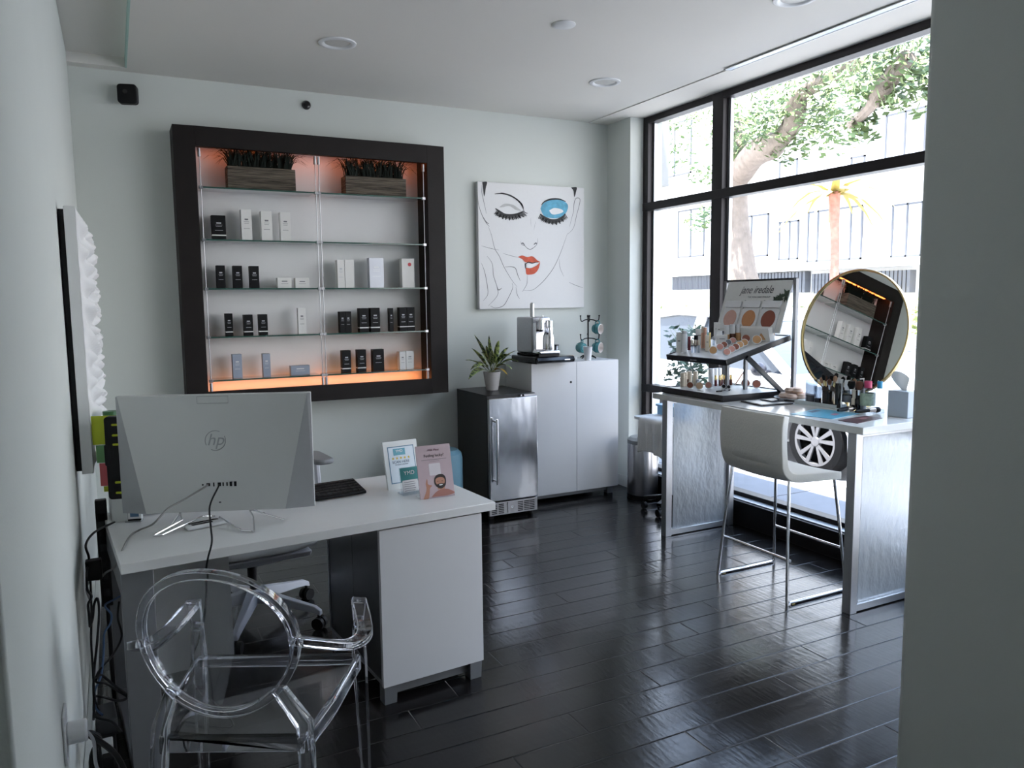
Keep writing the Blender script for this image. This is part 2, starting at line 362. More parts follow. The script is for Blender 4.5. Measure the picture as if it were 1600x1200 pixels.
W(t, MB()).box((il, D0 - .014, ib - LIP), (ir, D0 - .002, it + LIP)).build('back_panel', pm('pale_back_panel', (.74, .735, .74), .6, noise=(3, .03)), t)
mb = W(t, MB()); mb.box((il + .02, D0 - .12, it + LIP - .005), (ir - .02, D0 - .095, it + LIP - .001)); mb.build('led_strip', LED, t)
mb = W(t, MB()); mb.box((il + .02, D0 - .085, ib - LIP + .001), (ir - .02, D0 - .05, ib - LIP + .006)); mb.build('led_strip', LED2, t)
SH = []
for a, b in (((315, 289), (660, 311)), ((318, 373), (665, 382)), ((320, 450), (668, 450)), ((324, 525), (672, 518)), ((328, 593), (674, 578))):
    SH.append((P(*a, 5.345).z + P(*b, 5.345).z) / 2)
mid = (P(498, 300).x + P(508, 590).x) / 2
bays = ((il + .035, mid - .022), (mid + .022, ir - .035))
for z in SH:
    for a, b in bays:
        s = W(t, MB()); s.box((a, 5.345, z - .008), (b, D0 - .02, z)).build('glass_shelf', SHELFG, t)
        s = W(t, MB()); s.box((a - .001, 5.342, z - .0085), (b + .001, 5.347, z + .0005)).build('shelf_edge', GEDGE, t, )
rods = [il + .022, mid - .012, mid + .012, ir - .022]
for i, x in enumerate(rods):
    r = W(t, MB()); r.cyl((x, 5.352, ib + .03), (x, 5.352, it - .03), .003, n=10)
    for zz, sg in ((it - .03, 1), (ib + .03, -1)): r.cyl((x, 5.352, zz - .03), (x, 5.352, zz + .022), .010, n=12)
    ro = r.build('cable_rod', STEELB, t)
    for z in SH: W(t, MB()).box((x - .012, 5.345, z - .013), (x + .012, 5.370, z + .006)).build('shelf_clamp', STEELB, ro, bevel=.002)
# --- cartons on the shelves
def carton(si, px, py0, py1, mat, label, dep=.055, band=None, txt=None, dot=None, rot=0., grp='cosmetic cartons on the display shelf', tcol=None):
    Yf = 5.40; z = SH[si]
    a = ony(px[0], py1, Yf); b = ony(px[1], py0, Yf); c0 = ony(px[0], (py0 + py1) / 2, Yf); c1 = ony(px[1], (py0 + py1) / 2, Yf)
    w = c1.x - c0.x; h = (py1 - py0) / FPX * depth(c0)
    t = thing('product_carton', label, 'product box', ((c0.x + c1.x) / 2, Yf + dep / 2, z + .0005), rot, grp)
    BX((-w / 2, -dep / 2, 0), (w / 2, dep / 2, h)).build('carton', mat, t, bevel=.0012)
    if band: BX((-w / 2 - .0006, -dep / 2 - .0006, h * band), (w / 2 + .0006, dep / 2 + .0006, h * (band + .045))).build('white_band', CARDW, t)
    if tcol:
        m = MB()
        for (u, v, ww, hh) in ((0, .66, .34, .05), (0, .60, .5, .012), (0, .55, .42, .012), (0, .38, .56, .014)) if h > w else ((0, .62, .4, .1), (0, .42, .5, .03)):
            m.box(((u - ww / 2) * w, -dep / 2 - .0005, h * v), ((u + ww / 2) * w, -dep / 2 - .0001, h * (v + hh)))
        m.build('printed_lines', tcol, t)
    if dot: MB().cyl((w * .12, -dep / 2 - .0006, h * .8), (w * .12, -dep / 2, h * .8), w * .14, n=14).build('red_dot', pm('red_print', (.45, .03, .04), .5), t)
    return t
def c2(x0, y0, x1, y1): return (250 + x0 / 3.404, 250 + x1 / 3.404), 170 + y0 / 3.404, 170 + y1 / 3.404
def c3(x0, y0, x1, y1): return (250 + x0 / 3.404, 250 + x1 / 3.404), 450 + y0 / 3.404, 450 + y1 / 3.404
lt = GREYP
carton(1, *c2(275, 553, 350, 683), CARDB, 'wide black carton with white band, left of three white cartons', band=.17, tcol=lt)
for i, (a, lb) in enumerate((((432, 522, 488, 685), 'tall white carton beside the wide black carton, left of three'), ((538, 528, 596, 685), 'tall white carton, middle of three on the second glass shelf'), ((640, 532, 693, 685), 'tall white carton, right of three on the second glass shelf'))):
    carton(1, *c2(*a), CARDW, lb, tcol=GREYINK)
for a, lb in (((301, 823, 347, 945), 'black carton, left of three black ones beside two low white cartons'), ((390, 825, 438, 945), 'black carton, middle of three black ones beside two low white cartons'), ((478, 827, 527, 945), 'black carton just left of two low white cartons')):
    carton(2, *c2(*a), CARDB, lb, tcol=GREYP, band=None)
for a, lb in (((625, 888, 700, 943), 'low white carton, left of the pair on the third glass shelf'), ((720, 890, 793, 943), 'low white carton, right of the pair on the third glass shelf')):
    carton(2, *c2(*a), CARDW, lb, tcol=GREYINK)
carton(2, *c2(944, 799, 982, 947), CARDW, 'white carton touching the left side of another white carton, right bay', tcol=GREYP)
carton(2, *c2(984, 797, 1032, 947), CARDW, 'plain white carton with a white carton against its left side', )
carton(2, *c2(1114, 788, 1190, 947), CARDS, 'silver grey carton in the middle of the right bay, third shelf', tcol=WHITEP)
carton(2, *c2(1287, 792, 1353, 946), CARDW, 'white carton with a round red dot near the dark frame', dot=True, tcol=None)
for a, lb in (((349, 132, 388, 252), 'slim black carton with white band, left of three, fourth shelf left bay'), ((447, 137, 495, 248), 'black carton with white band, middle of three, fourth shelf left bay'), ((527, 136, 573, 246), 'black carton with white band, third of three, left of tall narrow white carton')):
    carton(3, *c3(*a), CARDB, lb, band=.16, tcol=GREYP)
carton(3, *c3(735, 102, 776, 240), CARDW, 'tall narrow white carton standing alone on the fourth shelf', dep=.04, tcol=GREYINK)
for a, lb, bd in (((957, 121, 986, 233), 'black carton, leftmost of the fourth shelf right bay', None), ((987, 121, 1018, 233), 'black carton pressed against the leftmost carton, fourth shelf right bay', None), ((1061, 103, 1110, 230), 'black carton with white band, left of a close pair, fourth shelf', .16), ((1121, 103, 1170, 230), 'black carton with white band, right of a close pair, fourth shelf', .16), ((1220, 105, 1242, 228), 'very slim black carton between two wider pairs, fourth shelf', None), ((1275, 102, 1314, 227), 'black carton with white band, left half of rightmost pair, fourth shelf', .16), ((1315, 102, 1355, 227), 'black carton with white band, nearest the right frame, fourth shelf', .16)):
    carton(3, *c3(*a), CARDB, lb, band=bd, tcol=GREYP, dep=.04 if 'slim' in lb else .055)
for a, lb in (((387, 348, 437, 477), 'blue grey upright carton, left one on the lowest shelf'), ((548, 345, 588, 468), 'slim blue grey upright carton in the middle of lowest shelf left bay'), ((696, 405, 797, 456), 'low wide blue grey carton on the lowest shelf')):
    carton(4, *c3(*a), CARDG, lb, tcol=CARDW)
for a, lb, bd in (((970, 322, 1016, 440), 'black carton with white band, leftmost on the lowest shelf right bay', .16), ((1051, 319, 1097, 437), 'black carton with white band, second on the lowest shelf right bay', .16), ((1133, 314, 1192, 430), 'wide plain black carton beside the white cartons, lowest shelf', None)):
    carton(4, *c3(*a), CARDB, lb, band=bd, tcol=GREYP)
carton(4, *c3(1275, 329, 1307, 425), CARDW, 'white carton, left of the pair on the lowest shelf right bay', tcol=GREYINK)
carton(4, *c3(1309, 327, 1350, 425), CARDW, 'white carton, right of the pair on the lowest shelf right bay', tcol=GREYINK)
# --- two grass planters
def planter(a, label, seed):
    rnd = random.Random(seed); (px, py0, py1) = c2(*a); Yf = 5.375
    c0 = ony(px[0], (py0 + py1) / 2, Yf); c1 = ony(px[1], (py0 + py1) / 2, Yf); w = c1.x - c0.x; h = (py1 - py0) / FPX * depth(c0) * .94; d = .12
    t = thing('grass_planter', label, 'planter', ((c0.x + c1.x) / 2, Yf + d / 2, SH[0] + .001), 0, 'grass planters on the top shelf')
    m = MB(); th = .008
    m.box((-w / 2, -d / 2, 0), (w / 2, -d / 2 + th, h)).box((-w / 2, d / 2 - th, 0), (w / 2, d / 2, h)).box((-w / 2, -d / 2 + th, 0), (-w / 2 + th, d / 2 - th, h)).box((w / 2 - th, -d / 2 + th, 0), (w / 2, d / 2 - th, h)).box((-w / 2, -d / 2, 0), (w / 2, d / 2, .006))
    m.build('wooden_box', BOXWOOD, t, bevel=.002)
    g = MB()
    for i in range(300):
        u = rnd.uniform(-1, 1); bx = u * (w / 2 - .02); by = rnd.uniform(-d / 2 + .015, d / 2 - .015)
        az = rnd.uniform(0, 2 * PI); lean = rnd.uniform(.1, .9); ln = rnd.uniform(.13, .25)
        dx = math.cos(az) * lean + u * .55 * rnd.random(); dy = math.sin(az) * lean * .35
        if by + dy * ln > d / 2 + .02: dy = 0
        p = Vector((bx, by, h * .75)); wd = rnd.uniform(.0022, .0042); ns = 5; vs = []
        for k in range(ns + 1):
            s_ = k / ns; q = p + Vector((dx * ln * s_ ** 1.7, dy * ln * s_ ** 1.7, h * .25 * min(1, s_ * 3) + ln * (s_ - .55 * lean * s_ ** 3 * (1 + abs(u)))))
            q.z = min(q.z, it + LIP - SH[0] - .008 - .03 * rnd.random()); q.x = max(-w / 2 - .14, min(w / 2 + .14, q.x))
            ww = wd * (1 - s_ ** 3) + .0003; vs += [q + Vector((ww, 0, 0)), q - Vector((ww, ww * .4, 0))]
        g.add(vs, [(2 * k, 2 * k + 1, 2 * k + 3, 2 * k + 2) for k in range(ns)], True)
    g.build('grass', DKGRASS, t, fix=False)
    BX((-w / 2 + th, -d / 2 + th, .006), (w / 2 - th, d / 2 - th, h * .8)).build('soil', BLACKP, t)
planter((360, 307, 721, 433), 'rustic wooden box of dark artificial grass, left on the top shelf', 3)
planter((988, 360, 1309, 465), 'rustic wooden box of dark artificial grass, right on the top shelf', 5)

# ------------------------------------------------------------------ canvas painting
t = thing('canvas_painting', 'large square white canvas of a womans face with blue eyelid and red lips', 'painting', (2.9, YB, 1.48))
YC = 5.505
pa = [ony(*q, YC) for q in ((746, 284), (913.4, 293), (911.4, 480), (749, 484))]
px0 = (pa[0].x + pa[3].x) / 2; px1 = (pa[1].x + pa[2].x) / 2; pz1 = (pa[0].z + pa[1].z) / 2; pz0 = (pa[2].z + pa[3].z) / 2
W(t, MB()).box((px0, YC, pz0), (px1, YB - .004, pz1)).build('canvas', pm('canvas_white', (.70, .70, .705), .7, noise=(60, .02)), t, bevel=.003)
K4 = lambda x, y, o=.0006: ony(720 + x / 5, 260 + y / 5, YC - o)
def stroke(mb, pts, w, o=.0006, taper=True):
    pts = smoothpath([K4(x, y, o) for x, y in pts], 7); n = len(pts); vs = []
    for i, p in enumerate(pts):
        d = (pts[min(n - 1, i + 1)] - pts[max(0, i - 1)]); d.y = 0; d.normalize(); nn = Vector((-d.z, 0, d.x))
        ww = w * (.25 + .75 * math.sin(PI * (i + .5) / n)) if taper else w
        vs += [p + nn * ww / 2, p - nn * ww / 2]
    mb.add(vs, [(2 * i, 2 * i + 1, 2 * i + 3, 2 * i + 2) for i in range(n - 1)])
def blob(mb, pts, o): mb.add(smoothpath([K4(x, y, o) for x, y in pts + pts[:1]], 5)[:-1], [list(range(5 * len(pts)))])
ln = W(t, MB())
TH = [([(215, 470), (240, 540), (265, 640), (300, 700), (340, 790), (400, 890), (440, 940)], .0045), ([(490, 968), (560, 965), (610, 930), (660, 880), (720, 800), (765, 710), (800, 620), (835, 520)], .0045),
      ([(835, 530), (880, 480), (905, 380), (930, 280), (925, 250), (900, 250), (885, 290), (880, 350), (865, 410), (850, 470)], .005), ([(770, 720), (775, 790), (805, 860)], .003), ([(845, 905), (900, 930), (955, 948)], .0035),
      ([(130, 200), (140, 300), (170, 390), (205, 450), (225, 470)], .005), ([(160, 145), (165, 210), (185, 300), (200, 370)], .004), ([(165, 380), (195, 430), (220, 450)], .007),
      ([(160, 620), (230, 640), (300, 655)], .003), ([(345, 785), (420, 790), (445, 850), (465, 895)], .006), ([(520, 850), (515, 920), (480, 980)], .004), ([(430, 940), (440, 1000), (460, 1035)], .004),
      ([(205, 700), (245, 760), (255, 850), (285, 950), (285, 1010), (215, 1090)], .005), ([(160, 755), (185, 820), (205, 920), (210, 1000), (175, 1050)], .005), ([(280, 930), (295, 965), (320, 950)], .007),
      ([(400, 910), (405, 950), (370, 1030), (330, 1090), (270, 1105), (230, 1090)], .005), ([(330, 680), (400, 700), (450, 712)], .003),
      ([(468, 585), (475, 610), (500, 620), (520, 640), (545, 648), (575, 630), (595, 605), (600, 560)], .005), ([(472, 605), (485, 600), (500, 618)], .011), ([(570, 612), (585, 600), (597, 605)], .011),
      ([(585, 430), (570, 500)], .0015), ([(545, 400), (550, 470)], .0012)]
for pts, w in TH: stroke(ln, pts, w)
ln.build('ink_lines', GREYINK, t, fix=False)
bl = W(t, MB())
for pts, w in (([(265, 215), (320, 212), (380, 225), (440, 260), (480, 300), (492, 345)], .012), ([(310, 208), (350, 214)], .010), ([(270, 328), (300, 350), (345, 378), (400, 382), (450, 370), (490, 352)], .020), ([(425, 245), (470, 290), (490, 330)], .012),
               ([(620, 372), (650, 395), (700, 420), (750, 420), (795, 395), (815, 370)], .022), ([(630, 300), (660, 272), (710, 256), (770, 256), (820, 275)], .014), ([(500, 770), (525, 750), (560, 755), (605, 745)], .009), ([(505, 752), (507, 800)], .008)):
    stroke(bl, pts, w, .0022)
rl = random.Random(5)
for k in range(34):
    u = k / 33; stroke(bl, [(285 + 205 * u, 345 + 34 * math.sin(PI * u) - 4), (285 + 205 * u + (u - .45) * 26, 362 + 36 * math.sin(PI * u) ** .6), (285 + 205 * u + (u - .42) * 60 + rl.uniform(-4, 4), 372 + 42 * math.sin(PI * u) ** .6 + rl.uniform(-8, 6))], .006, .0024)
    stroke(bl, [(625 + 190 * u, 376 + 46 * math.sin(PI * u) - 6), (625 + 190 * u + (u - .5) * 20, 392 + 46 * math.sin(PI * u) ** .7), (625 + 190 * u + (u - .5) * 46 + rl.uniform(-4, 4), 400 + 50 * math.sin(PI * u) ** .7 + rl.uniform(-8, 6))], .006, .0024)
for x, y, dx, dy in [(300, 352, -28, 22), (318, 366, -22, 32), (338, 376, -14, 34), (358, 382, -8, 36), (380, 385, 0, 38), (402, 385, 8, 36), (424, 380, 14, 32), (446, 372, 18, 28)] + [(650, 398, -16, 20), (672, 410, -12, 26), (695, 420, -8, 30), (718, 424, 0, 34), (742, 424, 8, 34), (764, 416, 14, 32), (784, 404, 20, 28)]:
    stroke(bl, [(x, y - 6), (x + dx * .5, y + dy * .6), (x + dx, y + dy)], .013, .0024)
blob(bl, [(168, 122), (205, 122), (195, 170), (185, 235), (176, 180)], .0020); blob(bl, [(860, 165), (905, 163), (900, 200), (888, 240), (880, 190)], .0020)
bl.build('black_brush_marks', INK, t, fix=False)
bu = W(t, MB()); blob(bu, [(622, 330), (645, 290), (700, 262), (770, 260), (825, 285), (838, 320), (815, 375), (775, 400), (710, 405), (650, 385)], .0012); bu.build('blue_eyeshadow', pm('turquoise_paint', (.10, .36, .52), .6, noise=(22, .6)), t, fix=False)
wh = W(t, MB()); blob(wh, [(690, 345), (730, 325), (785, 335), (800, 355), (760, 372), (715, 375)], .0016); blob(wh, [(515, 765), (560, 760), (590, 757), (560, 785), (520, 787)], .0026); wh.build('white_highlight', PAPER, t, fix=False)
rd = W(t, MB()); blob(rd, [(445, 708), (480, 696), (520, 708), (560, 702), (600, 735), (620, 748), (560, 752), (505, 748), (480, 725)], .0012); blob(rd, [(508, 790), (545, 795), (590, 775), (618, 752), (605, 805), (575, 838), (535, 846), (512, 840)], .0012)
rd.build('red_lips', pm('orange_red_paint', (.52, .075, .03), .6, noise=(24, .5)), t, fix=False)
gy = W(t, MB()); blob(gy, [(300, 320), (340, 292), (400, 298), (440, 320), (470, 345), (430, 340), (380, 310), (330, 318)], .0011); gy.build('grey_shading', pm('pale_grey_paint', (.46, .46, .46), .7, noise=(20, .3)), t, fix=False)

# ------------------------------------------------------------------ fridge, cabinet and what stands on them
FZ = .895
t = thing('mini_fridge', 'black under-counter fridge with a stainless steel door', 'fridge', (2.49, 4.88, 0))
BX((-.193, .035, .045), (.195, .57, FZ)).build('cabinet_shell', pm('matte_black_metal', (.009, .009, .010), .3), t, bevel=.003)
BX((-.193, 0, .135), (.195, .03, FZ - .02)).build('door', STEEL, t, bevel=.006, seg=3)
h = MB().cyl((-.152, -.045, .27), (-.152, -.045, .735), .0095); 
for z in (.29, .715): h.cyl((-.152, -.045, z), (-.152, .002, z), .007, n=10)
h.build('door_handle', CHROME, t)
MB().box((.09, .005, FZ - .019), (.19, .05, FZ - .005)).cyl((.07, .01, FZ - .012), (.07, .03, FZ - .012), .006).build('hinge', STEELB, t)
m = MB(); m.box((-.193, .012, .03), (.195, .03, .125))
m.build('kick_plate', STEELB, t, bevel=.002)
m = MB()
for bx in (-.155, -.10, .055, .105, .15):
    for k in range(6): m.box((bx - .021, .0105, .042 + k * .0125), (bx + .021, .0125, .0485 + k * .0125))
m.build('vent_slots', BLACKP, t)
BX((-.05, .006, .045), (.02, .0125, .118)).build('lock_plate', STEELB, t); MB().cyl((-.015, .003, .083), (-.015, .008, .083), .011).build('lock', CHROME, t)
m = MB()
for x in (-.16, .16):
    for y in (.06, .5): m.cyl((x, y, 0), (x, y, .05), .02)
m.build('foot', BLACKP, t)
CX0, CX1, CYF, CZ = 2.757, 3.542, 5.10, 1.084
t = thing('white_cabinet', 'tall white two-door cabinet under the painting', 'cabinet', ((CX0 + CX1) / 2, CYF, 0))
hw = (CX1 - CX0) / 2
BX((-hw, .019, .068), (hw, .43, CZ)).build('carcass', WHITEC, t, bevel=.001)
sp = ony(901, 600, CYF).x - (CX0 + CX1) / 2
for a, b, key in ((-hw, sp - .0015, 1), (sp + .0015, hw, 0)):
    d = BX((a, 0, .066), (b, .018, CZ)).build('door', WHITEC, t, bevel=.0012)
    if key:
        kp = ony(892, 597, CYF); MB().cyl((kp.x - (CX0 + CX1) / 2, -.002, kp.z), (kp.x - (CX0 + CX1) / 2, .001, kp.z), .009).build('lock', BLACKP, d)
m = MB(); m.box((-hw + .02, .05, .028), (hw - .02, .07, .066)); m.build('plinth_rail', GREYM, t)
for x in (-hw + .03, hw - .05):
    for y in (.04, .36): BX((x - .025, y, 0), (x + .025, y + .05, .068)).build('foot', GREYM, t)
# potted plant
p = onz(769, 609, FZ)
t = thing('potted_plant', 'variegated leafy plant in a pale grey pot on the black fridge', 'plant', (p.x, p.y, FZ))
MB().lathe([(.045, 0), (.064, .125), (.066, .137), (.060, .137), (.056, .115), (.0, .112)], n=28).build('pot', pm('pale_grey_ceramic', (.46, .44, .43), .6), t)
MB().lathe([(.058, .118), (0, .124)], n=20).build('soil', pm('soil', (.02, .015, .012), .9), t)
pc = Vector((p.x, p.y, FZ + .12))
def leaf(mb, tip, wd, base, sag, twist=0.):
    ns = 8; vs = []; d = tip - base; side = d.cross(Vector((0, 0, 1))); side = side.normalized() if side.length > 1e-4 else Vector((1, 0, 0))
    if twist: side = (side * math.cos(twist) + Vector((0, 0, 1)) * math.sin(twist)).normalized()
    for k in range(ns + 1):
        s_ = k / ns; q = base + d * s_ + Vector((0, 0, sag * 4 * s_ * (1 - s_)))
        ww = .0022 if s_ < .28 else wd * (math.sin(PI * min(1, (s_ - .25) / .75) ** .75) ** .8) + .0006
        vs += [q + side * ww + Vector((0, 0, ww * .35)), q, q - side * ww + Vector((0, 0, ww * .35))]
    fs = []
    for k in range(ns): fs += [(3 * k, 3 * k + 1, 3 * k + 4, 3 * k + 3), (3 * k + 1, 3 * k + 2, 3 * k + 5, 3 * k + 4)]
    mb.add(vs, fs, True)
tips = [((741, 523), 5.06, .026, .02, .5), ((764, 524), 5.16, .027, .0, .9), ((737, 544), 5.0, .026, .02, .3), ((727, 563), 5.02, .022, .03, .2), ((732, 593), 4.95, .028, .05, .3), ((795, 543), 5.12, .026, .03, .4), ((808, 548), 5.22, .026, .035, .2), ((812, 566), 5.12, .026, .05, .3), ((800, 577), 4.98, .022, .05, .2),
        ((793, 586), 4.98, .02, .04, .2), ((780, 545), 5.3, .026, .03, .5), ((748, 535), 5.2, .026, .02, .7), ((780, 532), 5.1, .026, .02, .8), ((790, 560), 5.25, .026, .04, .3), ((745, 575), 4.92, .026, .05, .4), ((770, 548), 4.95, .024, .03, .9), ((800, 556), 5.0, .024, .05, .4), ((757, 560), 4.9, .022, .04, .6), ((735, 578), 5.15, .024, .05, .3), ((752, 550), 5.3, .026, .03, .5), ((760, 540), 5.02, .024, .02, .6)]
for i, (q, Y, wd, sag, tw) in enumerate(tips):
    m = MB(); tip = ony(*q, Y) - Vector((p.x, p.y, FZ)); leaf(m, tip, wd * .95, Vector((.012 * math.cos(i), .012 * math.sin(i), .118)), sag, tw)
    m.build('leaf', VARI if i != 9 else pm('yellowing_leaf', (.40, .25, .03), .5, noise=(30, .4)), t, solid=.0006, fix=False)
# coffee machine on a black capsule drawer
t = thing('capsule_drawer', 'wide low black storage drawer under the coffee machine', 'drawer', (2.905, 5.12, CZ), R(4))
BX((-.165, -.10, .003), (.165, .26, .056)).build('drawer_body', BLACKG, t, bevel=.012, seg=3)
MB().prism([(-.10, .006), (-.122, .012), (-.128, .03), (-.118, .05), (-.10, .056)], 'yz', -.165, .165).build('drawer_front', BLACKG, t)
BX((.07, -.131, .028), (.12, -.125, .034)).build('pull', CHROME, t)
t = thing('coffee_machine', 'silver coffee machine with tall lever on the black drawer', 'coffee machine', (2.855, 5.14, CZ + .0575), R(4))
BX((-.082, -.02, .02), (.082, .21, .292)).build('housing', STEELB, t, bevel=.014, seg=3)
m = MB(); m.prism([(-.062, .05), (-.03, .05), (-.02, .21), (-.02, .252), (-.062, .252)], 'yz', -.078, .078); m.build('front_panel', CHROME, t, bevel=.004)
MB().prism(roundpoly(-.082, .0, .100, .018, .004), 'xz', -.11, .2).build('base', BLACKP, t)
BX((-.085, -.125, .018), (.10, -.02, .044)).build('drip_tray', CHROME, t, bevel=.010, seg=3)
MB().cyl((-.045, -.085, .20), (-.045, -.085, .268), .024).cyl((-.045, -.085, .268), (-.045, -.04, .268), .02).build('brew_head', CHROME, t)
MB().cyl((-.045, -.085, .185), (-.045, -.085, .20), .013).build('spout', BLACKP, t)
MB().cyl((.032, -.078, .215), (.032, -.078, .268), .028).build('steam_head', CHROME, t, bevel=.004)
MB().lathe([(.036, .046), (.038, .06), (.037, .14), (.026, .175), (.016, .2), (.016, .215)], c=(.035, -.075, 0), n=24).build('milk_jug', CHROME, t)
MB().cyl((-.03, .06, .28), (-.03, .06, .385), .0165).sphere((-.03, .06, .385), .0165).build('lever', pm('light_grey_satin_metal', (.6, .6, .6), .3, .8), t)
MB().cyl((.05, .04, .29), (.05, .04, .302), .006).build('button', CHROME, t)
p = onz(864, 562, CZ)
t = thing('steel_cup', 'small steel cup with dark lid right of the coffee machine', 'cup', (3.043, 5.235, CZ + .057))
MB().lathe([(.018, 0), (.024, .062), (.026, .066)], n=18).build('cup_body', CHROME, t); MB().lathe([(.028, .066), (.028, .072), (0, .074)], n=18).build('lid', BLACKP, t)
# mug tree, mugs, paper cup, tray
bp_ = onz(913, 558, CZ)
tx, ty = 3.405, 5.33
t = thing('mug_tree', 'black wire mug tree at the right end of the white cabinet', 'mug rack', (tx, ty, CZ))
m = MB().tube([(0, 0, .01), (0, 0, .335)], .006); m.sphere((0, 0, .34), .009); m.build('pole', BLACKP, t)
b = MB()
for k in range(4):
    a = R(20 + 90 * k); b.tube(smoothpath([(0, 0, .012), (.05 * math.cos(a), .05 * math.sin(a), .020), (.078 * math.cos(a), .078 * math.sin(a), .006)], 4), .0055)
b.build('base', BLACKP, t)
HK = {}
for lv, z in enumerate((.315, .165)):
    for k, a in enumerate((195, 330, 60, 250)):
        if lv == 1 and k == 3: continue
        a = R(a); r = .085 if k < 2 else .05; c, s_ = math.cos(a), math.sin(a)
        MB().tube(smoothpath([(0, 0, z), (r * .5 * c, r * .5 * s_, z - .004), (r * .82 * c, r * .82 * s_, z - .014), (r * c, r * s_, z - .004), (r * 1.05 * c, r * 1.05 * s_, z + .028)], 4), .0042).sphere((r * 1.05 * c, r * 1.05 * s_, z + .03), .007, 8, 6).build('hook', BLACKP, t)
        HK[(lv, k)] = Vector((tx + r * .86 * c, ty + r * .86 * s_, CZ + z - .014))
MUGT = pm('teal_glaze', (.08, .27, .29), .2); MUGG = pm('dark_teal_glaze', (.035, .14, .16), .2); MUGI = pm('cream_glaze', (.62, .58, .55), .3)
def mug(at, face, label, s_=1.):
    # axis (opening direction) is face; hangs from its handle
    ax = Vector(face).normalized(); c = at + Vector((0, 0, -.062)) * s_
    t = thing('hanging_mug', label, 'mug', c, group='teal mugs hanging on the rack')
    MB().lathe([(.022, -.036), (.030, -.034), (.040, -.015), (.043, .01), (.042, .034), (.040, .034), (.040, -.0)], n=26, axis=ax).build('outer_cup', MUGT, t)
    MB().lathe([(.0425, .0345), (.0395, .036), (.038, .03), (.034, -.02), (0, -.028)], n=26, axis=ax).build('inside_glaze', MUGI, t)
    MB().lathe([(.026, -.0368), (.018, -.037), (.016, -.035), (0, -.035)], n=20, axis=ax).lathe([(.0445, -.004), (.0452, .0), (.0445, .004)], n=26, axis=ax, caps=False).build('dark_rings', MUGG, t)
    up = Vector((0, 0, 1)); up = (up - ax * up.dot(ax)).normalized()
    pts = [up * (.040) + ax * .018, up * .058 + ax * .016, up * .066 + ax * 0, up * .058 - ax * .016, up * .038 - ax * .018]
    MB().tube(smoothpath(pts, 4), .0048).build('handle', MUGT, t)
mug(HK[(0, 1)], (.42, -.9, -.05), 'teal mug alone on the upper hook, cream inside facing out')
mug(HK[(1, 0)], (.15, .98, .05), 'teal mug on the lower left hook with its base facing out')
mug(HK[(1, 1)], (.45, -.9, -.05), 'teal mug behind the white cup on the lower right hook')
p = onz(918, 560, CZ)
t = thing('paper_cup', 'plain white cup standing in front of the mug tree', 'cup', (3.29, 5.155, CZ))
MB().lathe([(.026, 0), (.036, .105), (.0385, .108), (.0345, .106), (.025, .004), (0, .004)], n=26).build('cup_body', WHITEC, t)
t = thing('condiment_tray', 'low clear tray of brown packets between coffee machine and mugs', 'tray', (3.20, 5.33, CZ))
m = MB(); m.box((-.07, -.05, 0), (.07, .05, .006)).box((-.07, -.05, .006), (.07, -.046, .024)).box((-.07, .046, .006), (.07, .05, .024)).box((-.07, -.046, .006), (-.066, .046, .024)).box((.066, -.046, .006), (.07, .046, .024)); m.build('tray_body', pm('frosted_tray', (.58, .58, .56), .3), t)
m = MB()
for k in range(6): m.box((-.055 + .018 * k, -.035, .007), (-.042 + .018 * k, .03, .035))
m.build('packets', CREAM, t)
# pale blue pouf behind the sign
pq = ony(716, 712, 5.0)
t = thing('pouf', 'pale blue rounded stool between the desk and the black fridge', 'stool', (1.985, 5.03, 0))
MB().lathe([(.15, .02), (.155, .04), (.155, .46), (.148, .50), (.12, .525), (0, .53)], n=32).build('upholstery', POUF, t)
MB().lathe([(.14, 0), (.14, .02)], n=28).build('base_ring', BLACKP, t)

# ------------------------------------------------------------------ reception desk
DZ = .742
ang = R(4.6)
t = desk = thing('reception_desk', 'long white topped reception desk with grey metal end legs', 'desk', (-.03, 2.706, 0), ang)
MB().box((0, 0, DZ - .034), (1.385, .72, DZ)).build('desktop', WHITEL, t, bevel=.002)
MB().box((.0, .045, 0), (.10, .075, DZ - .034)).build('leg', GREYM, t, bevel=.003)
MB().box((.0, .62, 0), (.10, .65, DZ - .034)).build('leg', GREYM, t, bevel=.003)
BX((.0, .075, .62), (.03, .62, DZ - .034)).build('top_rail', GREYM, t, bevel=.003); BX((0, .075, .0), (.04, .62, .05)).build('bottom_rail', GREYM, t, bevel=.003)
MB().box((.10, .63, .06), (.45, .645, DZ - .034)).build('modesty_panel', WHITEL, t)
t = thing('desk_pedestal', 'white end cabinet with smoked side doors under the reception desk', 'cabinet', (.846, 2.79, 0), R(4.6))
MB().box((0, 0, .072), (.445, .02, DZ - .042)).build('end_panel', WHITEC, t, bevel=.001)
MB().box((.018, .02, .072), (.43, .64, DZ - .04)).build('carcass', GREYM, t)
for a, b in ((.022, .33), (.334, .64)): MB().box((.008, a, .085), (.018, b, DZ - .05)).build('door', DKGLASS, t)
m = MB(); m.box((.004, .638, .07), (.02, .652, DZ - .042)).box((.006, .02, .07), (.018, .64, .084)); m.build('door_frame', ALU, t)
m = MB(); m.box((.05, .03, .025), (.40, .045, .072)); m.build('plinth_rail', GREYM, t)
for x in (.005, .385):
    for y in (.005, .57): MB().prism([(x, 0), (x + .05, 0), (x + .055, .072), (x, .072)], 'xz', y, y + .05).build('foot', GREYM, t)
